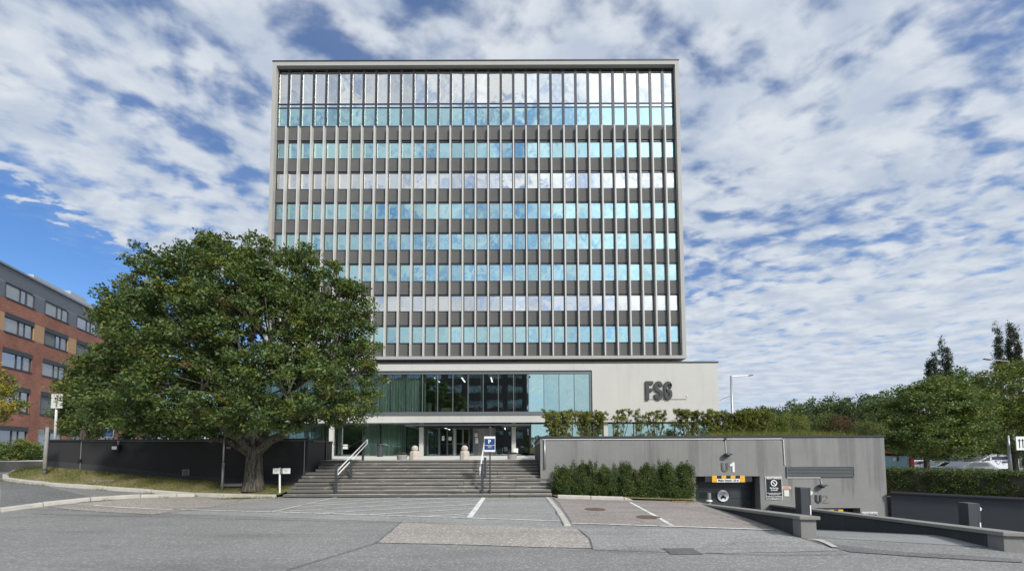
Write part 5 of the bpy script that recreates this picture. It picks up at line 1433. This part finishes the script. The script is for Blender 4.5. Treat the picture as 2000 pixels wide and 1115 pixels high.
# clipped shrubs on the terrace behind the parapet
sl_ = [(1092, 60, 800, 1.0, 'first clipped terrace shrub, above the left corner of the garage wall'), (1152, 62, 801, 1.0, 'second clipped terrace shrub, joined to its left neighbour by a flat top'), (1212, 34, 800, .35, 'thin sparse terrace shrub below the window corner'),
       (1246, 18, 798, .25, 'very thin upright terrace shrub left of the FS6 letters'), (1282, 42, 801, .45, 'sparse terrace shrub directly under the FS6 letters'), (1344, 50, 799, .7, 'leafy terrace shrub right of the FS6 letters'),
       (1395, 52, 800, .9, 'bushy terrace shrub at the right corner of the podium'), (1440, 46, 802, 1.0, 'dense terrace shrub just right of the podium'), (1480, 40, 799, 1.0, 'last dense clipped shrub at the right end of the row')]
for px, wpx, yt, dn_, lab in sl_:
    Y = 19.4; c = at(px, 850, Y); zt_ = at(px, yt, Y).z; z0 = 1.95; wd = wpx * Y / FPX
    root = thing('clipped_shrub', lab, 'shrub', (c.x, Y, z0), 'clipped shrubs on the garage roof')
    st = MB(); C = []; Rr = []; nst = max(4, int(11 * (.5 + dn_ / 2) * (wpx / 60 + .3)))
    for i in range(nst):
        f = (i + .5) / nst * 2 - 1 + random.uniform(-.1, .1); f *= .98
        top = Vector((c.x + f * wd / 2, Y + random.uniform(-.3, .3), zt_ - random.uniform(0, .22 if dn_ > .6 else .4)))
        b0 = Vector((c.x + f * wd * .10, Y, z0 - .05)); mid = b0.lerp(top, .5) + Vector((f * wd * .10, 0, .12)); r0 = .022
        st.tube([b0, b0.lerp(mid, .5) + Vector((0, 0, .05)), mid, mid.lerp(top, .5) + Vector((random.uniform(-.04, .04), 0, 0)), top], [r0, r0 * .85, r0 * .7, r0 * .5, .006], 5, False)
        for k in range(int(7 + 22 * dn_)):
            t = 1 - random.random() ** (1.3 if dn_ > .8 else 2.4) * (.85 if dn_ > .6 else .8)
            q = b0.lerp(mid, t * 2) if t < .5 else mid.lerp(top, t * 2 - 1)
            q = q + Vector((random.gauss(0, .05 + .04 * dn_), random.gauss(0, .1), random.gauss(0, .04)))
            q.z = min(q.z, zt_ - .02)
            C.append(tuple(q)); Rr.append((.075, .075, .07))
            if random.random() < .3: st.tube([mid.lerp(top, random.random()), q], [.007, .003], 4, False)
    st.build('stems', 'twig', root, smooth=True)
    leaf_cloud('foliage', C, Rr, 46, .055, ['leaf_shrub', 'leaf_hedge'], [.75, .25], root, (c.x, Y, z0), up=.6, aspect=.55)
# small conifer and undergrowth on roof
c = at(1318, 845, 21); L = px_lobes([(1318, 838, 16, 16, 0), (1375, 838, 30, 14, .3)], 21)
tree('roof_bush', 'low dark bush behind the terrace shrubs', (c.x, 21, 1.95), .3, .04, L, 70, 60, .07, ['leaf_pine', 'leaf_far'], [.6, .4], cr=.25, cat='bush', branches=10)
for px, py, rx_, rz_, Y, mats, lab in [(1545, 828, 34, 24, 22, ['leaf_c', 'leaf_far'], 'olive green shrub on the garage roof right of the clipped row'), (1600, 826, 32, 20, 23, ['leaf_far', 'leaf_c'], 'feathery green shrub on the garage roof'),
                                      (1636, 832, 30, 20, 22.5, ['leaf_red', 'leaf_brown'], 'plum coloured shrub on the garage roof'), (1512, 835, 24, 22, 21.5, ['leaf_hedge', 'leaf_c'], 'small green shrub beside the last clipped shrub'), (1690, 838, 30, 14, 22, ['leaf_far', 'leaf_brown'], 'low mixed shrub near the right end of the garage roof')]:
    L = px_lobes([(px, py, rx_, rz_, 0), (px + rx_ * .4, py + 5, rx_ * .6, rz_ * .7, .3)], Y)
    tree('roof_shrub', lab, (L[0][0], Y, 1.95), .3, .04, L, 120, 55, .07, mats, [.7, .3], cr=.22, cat='shrub', branches=20, group='shrubs on the garage roof', flat=1.0)
gpts = []
for _ in range(7000):
    x = random.uniform(8.6, 14.3); y = random.uniform(16.8, 18.6); gpts.append((x, y, 1.94))
o = blades('tall_grass', gpts, .36, .66, .02, ['grass_gold', 'leaf_hedge', 'grass_gold'], lean=.35)
tag(o, 'yellow green tufts of grass along the edge of the garage roof', 'grass', kind='stuff')

# long clipped hedge behind the right wall
hd = thing('clipped_hedge', 'long dark green clipped hedge above the right retaining wall', 'hedge', (17, 16.6, 0))
C = []; Rr = []
dW = Vector((W3N[0] - W3F[0], W3N[1] - W3F[1])); Lh = dW.length; dW.normalize(); nW = Vector((-dW.y, dW.x)) * -1
if nW.y < 0: nW = -nW
for i in range(3000):
    s_ = random.uniform(-.1, Lh * .98); face = random.random()
    if face < .45: dpt = random.uniform(.28, .42); zz = random.uniform(0, .97)
    elif face < .8: dpt = random.uniform(.3, 1.5); zz = random.uniform(.88, .98)
    else: dpt = random.uniform(.4, 1.4); zz = random.uniform(.1, .9)
    dpt += .07 * math.sin(s_ * 2.3) * (zz < .85); zz = zz * .955 + .02 * math.sin(s_ * 3.1)
    C.append((W3F[0] + dW.x * s_ + nW.x * dpt, W3F[1] + dW.y * s_ + nW.y * dpt, zz - .02)); Rr.append((.12, .12, .09))
leaf_cloud('foliage', C, Rr, 34, .05, ['leaf_hedge', 'leaf_yew'], [.6, .4], hd, (17, 16.6, 0), up=.5, aspect=.55)
b = MB(); core = []
for s_ in (-.1, Lh):
    for dpt, zz in ((.42, -.3), (1.4, -.3), (1.4, .86), (.42, .86)): core.append((W3F[0] + dW.x * s_ + nW.x * dpt, W3F[1] + dW.y * s_ + nW.y * dpt, zz))
b.hexa([core[0], core[1], core[2], core[3], core[4], core[5], core[6], core[7]]).build('inner_twigs', 'twig', hd)

# ---------------------------------------------------------------- right background
for i, (px, py, rx_, ry_, Y, lab, mats, wts) in enumerate([
    (1812, 806, 92, 80, 31, 'green tree with open crown just right of the garage', ['leaf_far', 'leaf_c', 'leaf_a'], [.6, .15, .25]),
    (1985, 785, 108, 98, 33, 'yellow green tree at the right edge above the van', ['leaf_c', 'leaf_far'], [.45, .55])]):
    base = at(px - 2, 905, Y); zb0 = h(base.x, Y)
    L = px_lobes([(px, py, rx_ * .8, ry_ * .8, 0), (px - rx_ * .6, py + 25, rx_ * .6, ry_ * .6, .5), (px + rx_ * .65, py + 22, rx_ * .6, ry_ * .65, -.5), (px + 5, py + 50, rx_ * .9, ry_ * .5, -.6), (px + rx_ * .3, py - ry_ * .45, rx_ * .5, ry_ * .45, 0), (px + rx_ * .95, py - 5, rx_ * .4, ry_ * .5, .6)], Y)
    tree('street_tree', lab, (base.x, Y, zb0), 2.2, .18, L, 800, 56, .20, mats, wts, cr=.62, branches=60, up=1.0, flat=.42, low=.15)
far = [(1445, 800), (1478, 797), (1512, 793), (1548, 784), (1582, 782), (1616, 774), (1652, 778), (1688, 768), (1724, 764), (1752, 757), (1570, 800), (1640, 795), (1500, 812), (1700, 790)]
FB = ['first', 'second', 'third', 'fourth', 'fifth', 'sixth', 'seventh', 'eighth', 'ninth', 'tenth']
for i, (px, yt) in enumerate(far):
    Y = 70 + (i % 3) * 6 if i < 10 else 58; top = at(px, yt - 2, Y); zb0 = h(top.x, Y); hh = top.z - zb0; r_ = 2.6
    L = [(top.x, Y, zb0 + hh * .45, r_ * 1.3, r_, hh * .46), (top.x + random.uniform(-.6, .6), Y, zb0 + hh * .78, r_ * .75, r_ * .7, hh * .22), (top.x + 1.8, Y + .5, zb0 + hh * .4, r_ * .9, r_, hh * .4)]
    lab = (FB[i] + ' dark wooded tree from the left on the hillside skyline') if i < 10 else ('lower dark tree in front of the skyline trees, ' + ['below the fifth skyline tree', 'below the seventh skyline tree', 'nearest the podium', 'nearest the poplars'][i - 10])
    tree('hillside_tree', lab, (top.x, Y, zb0), hh * .2, .25, L, 190, 34, .42, ['leaf_pine', 'leaf_far', 'leaf_b'], [.5, .3, .2], cr=.95, branches=8, group='trees on the far hillside', up=.6, limbs=False)
for i, (px, yt, yb, wpx, lab) in enumerate([(1826, 690, 775, 15, 'left column of the nearer dark poplar group'), (1840, 662, 775, 20, 'tallest column of the nearer dark poplar group'), (1851, 680, 775, 14, 'right column of the nearer dark poplar group'), (1814, 706, 780, 12, 'short leftmost poplar of the nearer group'),
                                        (1948, 634, 725, 15, 'tallest poplar at the far right of the skyline'), (1970, 637, 725, 15, 'middle poplar at the far right of the skyline'), (1984, 645, 725, 10, 'thin poplar at the far right edge')]):
    Y = 60 + i % 2; t_ = at(px, yt, Y); zb0 = h(t_.x, Y); lo = at(px, yb, Y).z; k = Y / FPX
    L = []
    for j in range(6):
        f = j / 5; zz = lo + (t_.z - lo) * (f * .94); w_ = wpx * k * (.62 - .42 * f) ; L.append((t_.x + random.uniform(-.25, .25), Y, zz, w_, w_, (t_.z - lo) * .15))
    tree('poplar', lab, (t_.x, Y, zb0), (lo - zb0), .25, L, 130, 32, .24, ['leaf_poplar', 'leaf_pine'], [.6, .4], cr=.36, branches=6, group='poplars on the skyline', up=.4, limbs=False, rmin=.2, flat=1.6)
for i, (px, py, rx_, ry_, Y, lab) in enumerate([(1735, 850, 36, 40, 40, 'dark bushy tree hidden behind the garage corner'), (1880, 845, 50, 44, 46, 'dark woodland bush behind the parked cars'), (1955, 850, 44, 46, 47, 'dark woodland bush behind the white van'), (2010, 830, 40, 60, 48, 'dark woodland tree at the right edge behind the arrow sign'), (1830, 860, 40, 34, 50, 'dark woodland bush behind the street tree'),
                                              (1728, 815, 40, 36, 44, 'rounded green tree between the plum shrub and the street tree'), (1885, 780, 55, 60, 48, 'tall green woodland tree between the two street trees'), (1560, 835, 60, 34, 52, 'broad dark bush beyond the garage roof'), (1650, 820, 60, 44, 50, 'broad dark bush beyond the plum shrub'), (1470, 830, 40, 30, 50, 'dark bush beyond the clipped shrub row')]):
    L = px_lobes([(px, py, rx_, ry_, 0), (px + rx_ * .5, py + 8, rx_ * .7, ry_ * .7, .8)], Y)
    tree('woodland_bush', lab, (L[0][0], Y, h(L[0][0], Y)), .8, .12, L, 220, 40, .32, ['leaf_far', 'leaf_pine', 'leaf_b'], [.4, .4, .2], cr=.8, branches=10, cat='bush', group='woodland beyond the parking area', up=.8, limbs=False)
hl = MB(); n = 60
for i in range(n + 1):
    x = 20 + 230 * i / n; top = 6 + 5 * sstep(30, 110, x) + .8 * math.sin(x * .21) + .5 * math.sin(x * .57)
    for (y, z) in ((88, -1), (96, top * .6), (106, top), (150, top * 1.1), (260, 0)): hl.v.append((x, y + .05 * x, z))
for i in range(n):
    for j in range(4): o = i * 5 + j; hl.f.append((o, o + 5, o + 6, o + 1)); hl.mi.append(0)
tag(hl.build('hill', 'hill_green', smooth=True), kind='structure')

# street lamp
c = at(1430, 800, 42); t_ = at(1430, 734, 42)
r = thing('street_lamp', 'tall grey street lamp with one long arm right of the podium', 'street lamp', (c.x, 42, 0))
MB().tube([(c.x, 42, -.5), (c.x, 42, t_.z)], [.16, .10], 10).build('pole', 'steel', r, smooth=True)
MB().tube([(c.x, 42, t_.z - .05), at(1462, 733.5, 42)], [.055, .04], 8).build('arm', 'steel', r)
a = at(1462, 733.5, 42); e = at(1470, 732.5, 42); MB().bar(a, e, .22, .08).build('lamp_head', 'charcoal_metal', r)
c = at(1405, 782, 42); d_ = at(1430, 771, 42); MB().tube([c, d_], .02, 5).build('wire', 'black_metal', r)
c = at(1936, 703, 38)
r = thing('street_lamp', 'street lamp behind the right tree with only its head showing', 'street lamp', (c.x, 38, 0))
MB().tube([(c.x + 1.6, 38, -.8), (c.x + 1.6, 38, c.z - .1)], [.12, .08], 8).build('pole', 'steel', r); MB().tube([(c.x + 1.6, 38, c.z - .12), (c.x - .1, 38, c.z + .03)], .04, 6).build('arm', 'steel', r)
MB().bar((c.x - .1, 38, c.z + .03), (c.x - .7, 38, c.z + .1), .2, .08).build('lamp_head', 'charcoal_metal', r)

drape('grass_verge', [(17, 56), (160, 56), (300, 160), (17, 160)], 'hill_green', .05, 4.0)
# van
def wheel(parent, x, y, z, rr=.33):
    t_ = MB().disc_y(x, z, rr, y, y + .2, 20).build('tyre', 'tyre', parent); MB().disc_y(x, z, rr * .6, y - .01, y, 14).build('rim', 'steel', parent)
def van(px, Y, label):
    c = at(px, 900, Y); zg = h(c.x, Y) - .05; x0 = c.x
    r = thing('van', label, 'van', (x0, Y, zg))
    Ht = 1.92; y0, y1 = Y, Y + 1.85
    side = [(0, .35), (5.0, .35), (5.02, 1.2), (4.9, 1.85), (4.7, Ht), (1.9, Ht), (1.55, 1.82), (.75, 1.22), (.12, 1.02), (0, .8)]
    MB().prism_y([(x0 + a, zg + b_) for a, b_ in side], y0, y1).build('body', 'car_white', r, bevel=.04)
    b = MB().prism_y([(x0 + a, zg + b_) for a, b_ in ((.95, 1.25), (1.75, 1.25), (1.8, 1.74), (1.68, 1.74), (1.45, 1.62))], y0 - .012, y0 + .02); b.build('window', 'glass_car', r)
    MB().prism_y([(x0 + a, zg + b_) for a, b_ in ((1.98, 1.36), (4.0, 1.36), (4.0, 1.70), (1.98, 1.72))], y0 - .012, y0 + .02).build('window', 'car_dark', r, label='dark tinted side window with livery')
    MB().prism_y([(x0 + a, zg + b_) for a, b_ in ((4.2, 1.28), (4.95, 1.28), (4.85, 1.78), (4.25, 1.78))], y0 - .012, y0 + .02).build('window', 'glass_car', r)
    b = MB(); sh = [(2.35, 1.30), (2.95, 1.30), (2.92, 1.1), (2.65, .82), (2.38, 1.1)]
    b.prism_y([(x0 + a, zg + b_) for a, b_ in sh], y0 - .014, y0 + .01); b.build('emblem', 'car_blue', r)
    b = MB(); sh = [(2.42, 1.25), (2.88, 1.25), (2.85, 1.1), (2.65, .9), (2.45, 1.1)]; b.prism_y([(x0 + a, zg + b_) for a, b_ in sh], y0 - .018, y0 + .01); b.build('emblem_field', 'car_white', r)
    MB().box(x0 + 3.05, x0 + 4.0, y0 - .014, y0, zg + 1.0, zg + 1.2).build('stripe', 'car_dark', r)
    MB().box(x0 + 4.02, x0 + 4.12, y0 - .016, y0, zg + .9, zg + 1.15).build('lamp', 'car_red', r)
    for a in (.35, 1.2): MB().box(x0 + 2.3, x0 + 4.6, y0 + a, y0 + a + .05, zg + Ht + .04, zg + Ht + .08).build('roof_bar', 'white_metal', r)
    MB().obox((x0 + 1.0, y0 - .12, zg + 1.3), (.16, .12, .18)).build('mirror', 'car_dark', r)
    for a in (.95, 4.05): w_ = MB().disc_y(x0 + a, zg + .34, .34, y0 - .02, y0 + .2, 20).build('wheel', 'tyre', r)
van(1903, 46, 'white security van with blue shield emblem parked beyond the hedge')
def car(px, Y, mat, label, k=1.0):
    c = at(px, 905, Y); zg = h(c.x, Y); x0 = c.x
    r = thing('parked_car', label, 'car', (x0, Y, zg), 'cars parked beyond the hedge')
    side = [(0, .3), (4.4, .3), (4.4, .85), (4.1, .95), (3.5, 1.42), (1.9, 1.46), (1.1, .98), (.1, .82)]
    MB().prism_y([(x0 + a, zg + b_ * k) for a, b_ in side], Y, Y + 1.7).build('body', mat, r, bevel=.05)
    MB().prism_y([(x0 + a, zg + b_ * k) for a, b_ in ((1.35, 1.0), (3.6, 1.0), (3.3, 1.34), (2.0, 1.37))], Y - .01, Y + .02).build('window', 'glass_car', r)
    for a in (.8, 3.5): MB().disc_y(x0 + a, zg + .3, .3, Y - .02, Y + .2, 18).build('wheel', 'tyre', r)
car(1806, 40, 'car_silver', 'silver car roof showing over the hedge, left one', .92)
car(1858, 38, 'car_silver', 'silver car roof showing over the hedge just left of the van', .93)
car(1752, 42, 'car_white', 'white car half hidden behind the street tree trunk', .98)
# guard rail
r = thing('guard_rail', 'long grey road guard rail behind the parked cars', 'guard rail', (56, 54, 0))
zz = at(1880, 896, 54).z; xa, xb = at(1790, 897, 54).x, at(2080, 897, 54).x
MB().box(xa, xb, 54, 54.08, zz - .16, zz + .16).build('rail', 'frame_grey', r)
for i in range(9): MB().box(xa + (xb - xa) * i / 8 - .05, xa + (xb - xa) * i / 8 + .05, 54.09, 54.2, h(xa, 54) - .1, zz).build('post', 'steel', r)
# red awning kiosk / skip
c = at(1745, 890, 38)
r = thing('kiosk', 'small pale kiosk with red roof edge behind the hedge and tree', 'kiosk', (c.x, 38, h(c.x, 38)))
MB().box(at(1738, 890, 38).x, at(1775, 890, 38).x, 38, 40, h(c.x, 38), at(1745, 890, 38).z).build('wall', 'teal', r)
MB().box(at(1736, 890, 38).x, at(1764, 890, 38).x, 37.6, 40.2, at(1745, 885, 38).z, at(1745, 880, 38).z).build('roof', 'red', r)
MB().box(at(1776, 890, 38).x, at(1783, 890, 38).x, 37.9, 40, h(c.x, 38), at(1745, 894, 38).z).build('side_panel', 'red', r)
MB().box(at(1738, 890, 38).x + .2, at(1776, 890, 38).x - 1.0, 37.97, 37.99, at(1745, 900, 38).z, at(1745, 893, 38).z).build('window', 'glass_car', r)
# lane sign and pole
c = at(1970, 890, 29)
r = thing('steel_pole', 'pale galvanised pole behind the white van', 'pole', (c.x, 30.2, h(c.x, 36)))
MB().tube([(at(1972, 890, 30.2).x, 30.2, h(c.x, 36)), (at(1968.5, 850, 30.2).x, 30.2, at(1968, 850, 30.2).z)], [.13, .07], 10).build('pole', 'steel', r, smooth=True)
x0 = at(1985, 865, 29.5).x; z1_, z0_ = at(1990, 852, 29.5).z, at(1990, 878.5, 29.5).z
r = thing('lane_sign', 'white road sign with black upward lane arrows at the right edge', 'sign', (x0, 29.5, h(x0, 29.5)))
MB().box(x0, x0 + 1.9, 29.5, 29.55, z0_, z1_).build('panel', 'white', r)
b = MB()
for a in (.22, .46, .76, 1.12, 1.5):
    b.box(x0 + a - .03, x0 + a + .03, 29.485, 29.495, z0_ + .15, z1_ - .3); b.prism_y([(x0 + a - .11, z1_ - .32), (x0 + a + .11, z1_ - .32), (x0 + a, z1_ - .16)], 29.485, 29.495)
b.build('arrows', 'black', r)
for a in (.6, 1.5): MB().tube([(x0 + a, 29.6, h(x0, 29.5)), (x0 + a, 29.6, z1_)], .06, 8).build('post', 'charcoal_metal', r)

# ---------------------------------------------------------------- brick building on the left
bd = Vector((-.3356, .942, 0)); bn = Vector((.942, .3356, 0))      # along the facade (away) / outward normal
B0 = Vector((-47.5, 38.0, 0))                                        # point of the facade crossing the left frame edge
bb = thing('brick_office', 'red brick office building with grey metal top floor at the left edge', 'building', B0)
def fbox(b, s0, s1, n0, n1, z0, z1):
    """box in facade coordinates: s along, n outwards"""
    q = [B0 + bd * s0 + bn * n0, B0 + bd * s0 + bn * n1, B0 + bd * s1 + bn * n1, B0 + bd * s1 + bn * n0]
    return b.hexa([(p.x, p.y, z0) for p in q][::-1] + [(p.x, p.y, z1) for p in q][::-1])
SA, SB = -22.0, 31.0
b = MB(); fbox(b, SA, SB, -14, -.25, 0, 16.2); b.build('core', 'room_dark', bb)
per = 5.05; wl = 3.6; s_first = -.4 - per * 4
wins = []; s0 = s_first
brick = MB(); tan = MB()
rowz = [(1.9, 4.1), (5.65, 7.95), (9.75, 11.45), (13.05, 14.75)]
zc_ = [0] + [z for p in rowz for z in p] + [16.15]
# horizontal brick bands
for i in range(0, len(zc_), 2): fbox(brick, SA, SB, -.25, 0, zc_[i], zc_[i + 1])
s = SA; starts = [s_first + per * i for i in range(11)]
for (za, zb) in rowz:
    last = SA
    for st_ in starts:
        if st_ > last:
            if za == 13.05 and last > SA: tq = MB(); fbox(tq, last, st_, -.25, -.001, za, zb); tq.build('tan_brick_panel', 'tan_brick', bb)
            else: fbox(brick, last, st_, -.25, -.001, za, zb)
        last = st_ + wl
    if last < SB: fbox(brick, last, SB, -.25, -.001, za, zb)
brick.build('brick_wall', 'brick', bb); pass
cl = MB(); fbox(cl, SA, SB, -14, -.22, 17.75, 19.2); fbox(cl, SA, SB, -14, -.6, 16.2, 17.75); last = SA
for st_ in starts:
    if st_ > last: fbox(cl, last, st_, -.6, -.10, 16.18, 17.75)
    last = st_ + wl
if last < SB: fbox(cl, last, SB, -.6, -.10, 16.18, 17.75)
cl.build('metal_cladding', 'cladding', bb)
rb = MB()
for i in range(9): fbox(rb, SA, SB, -.22, -.17, 17.82 + i * .15, 17.88 + i * .15)
for i in range(10):
    last = SA
    for st_ in starts:
        if st_ > last: fbox(rb, last, st_, -.10, -.06, 16.24 + i * .15, 16.30 + i * .15)
        last = st_ + wl
o = rb.build('cladding_ribs', 'cladding', bb); o['kind'] = 'stuff'
re = MB(); fbox(re, SA - .1, SB, -14, .0, 19.2, 19.38); re.build('roof_edge', 'cladding', bb)
ph = MB(); fbox(ph, 5.5, SB, -9, -1.6, 19.38, 20.6); fbox(ph, 12, 15, -8, -2.0, 20.6, 21.2); ph.build('penthouse', 'penthouse', bb)
for ri, (za, zb) in enumerate(rowz + [(16.25, 17.62)]):
    for wi, st_ in enumerate(starts):
        if st_ > 26: continue
        org = B0 + bd * st_ + Vector((0, 0, za)); off = -.12
        f = MB(); fz0, fz1 = za, zb
        if ri < 4:
            fbox(f, st_, st_ + wl, -.02, .04, zb - .32, zb + .12)      # blind box
        fr = MB(); t_ = .07
        fbox(fr, st_, st_ + wl, -.16, -.06, za, za + t_); fbox(fr, st_, st_ + wl, -.16, -.06, zb - t_, zb)
        for q in (0, wl * .49, wl * .70, wl - t_): fbox(fr, st_ + q, st_ + q + t_, -.16, -.06, za + t_, zb - t_)
        wo = fr.build('window', 'frame_dark', bb, origin=org)
        if ri < 4: f.build('blind_box', 'blind', wo, origin=org)
        for (q0, q1) in ((t_, wl * .49), (wl * .49 + t_, wl * .70), (wl * .70 + t_, wl - t_)):
            g_ = MB(); fbox(g_, st_ + q0, st_ + q1, -.13, -.12, za + t_, zb - t_)
            drawn = (ri == 3 and wi in (5, 6) and q0 < 1) or (ri == 3 and wi == 6) or (ri == 1 and wi == 5)
            g_.build('pane', 'blind_cloth' if drawn else ('glass_net' if (wi * 7 + ri * 3 + int(q0 * 5)) % 5 < 3 else 'glass_brick'), wo, origin=org)
        sl2 = MB(); fbox(sl2, st_ - .03, st_ + wl + .03, -.02, .06, za - .08, za); sl2.build('sill', 'blind', wo, origin=org)

# ---------------------------------------------------------------- office block across the road behind the camera (seen in the glass)
ob = thing('office_block', 'dark brick office block across the street, seen mirrored in the podium glass', 'building', (-30, -28, 0))
OY = -26.0; OX0, OX1 = -85.0, 3.6
b = MB(); b.box(OX0, OX1, OY - 14, OY - .3, 0, 21.6); b.build('core', 'blind', ob)
br = MB(); zr = [(1.2, 3.0), (4.6, 6.4), (8.0, 9.8), (11.4, 13.2), (14.8, 16.6), (18.2, 20.0)]
zz = [0] + [q for p in zr for q in p] + [22.0]
for i in range(0, len(zz), 2): br.box(OX0, OX1, OY - .3, OY, zz[i], zz[i + 1])
src = None; srcp = None
x = OX1 - 1.2
while x > OX0 + 4:
    for (za, zb) in zr:
        br.box(x, x + 1.2 if x > OX1 - 1.3 else x + 1.2, OY - .3, OY - .001, za, zb)
        org = (x - 1.7, OY, za)
        if src is None:
            bb_ = frame_rect(MB(), x - 3.4, x, za, zb, .08, OY - .25, OY - .15); bb_.box(x - 1.75, x - 1.65, OY - .25, OY - .15, za + .08, zb - .08)
            src = bb_.build('window', 'frame_grey', ob, origin=org); srcp = MB().box(x - 3.32, x - .08, OY - .22, OY - .2, za + .08, zb - .08).build('pane', 'glass_brick', src, origin=org)
        else:
            w_ = share(src, ob, org); share(srcp, w_, org)
    x -= 4.6
br.build('brick_wall', 'dark_brick', ob)
tag(MB().box(OX0 - .1, OX1 + .1, OY - 14, OY + .1, 22.0, 22.2).build('roof_edge', 'coping_dark', ob), None)
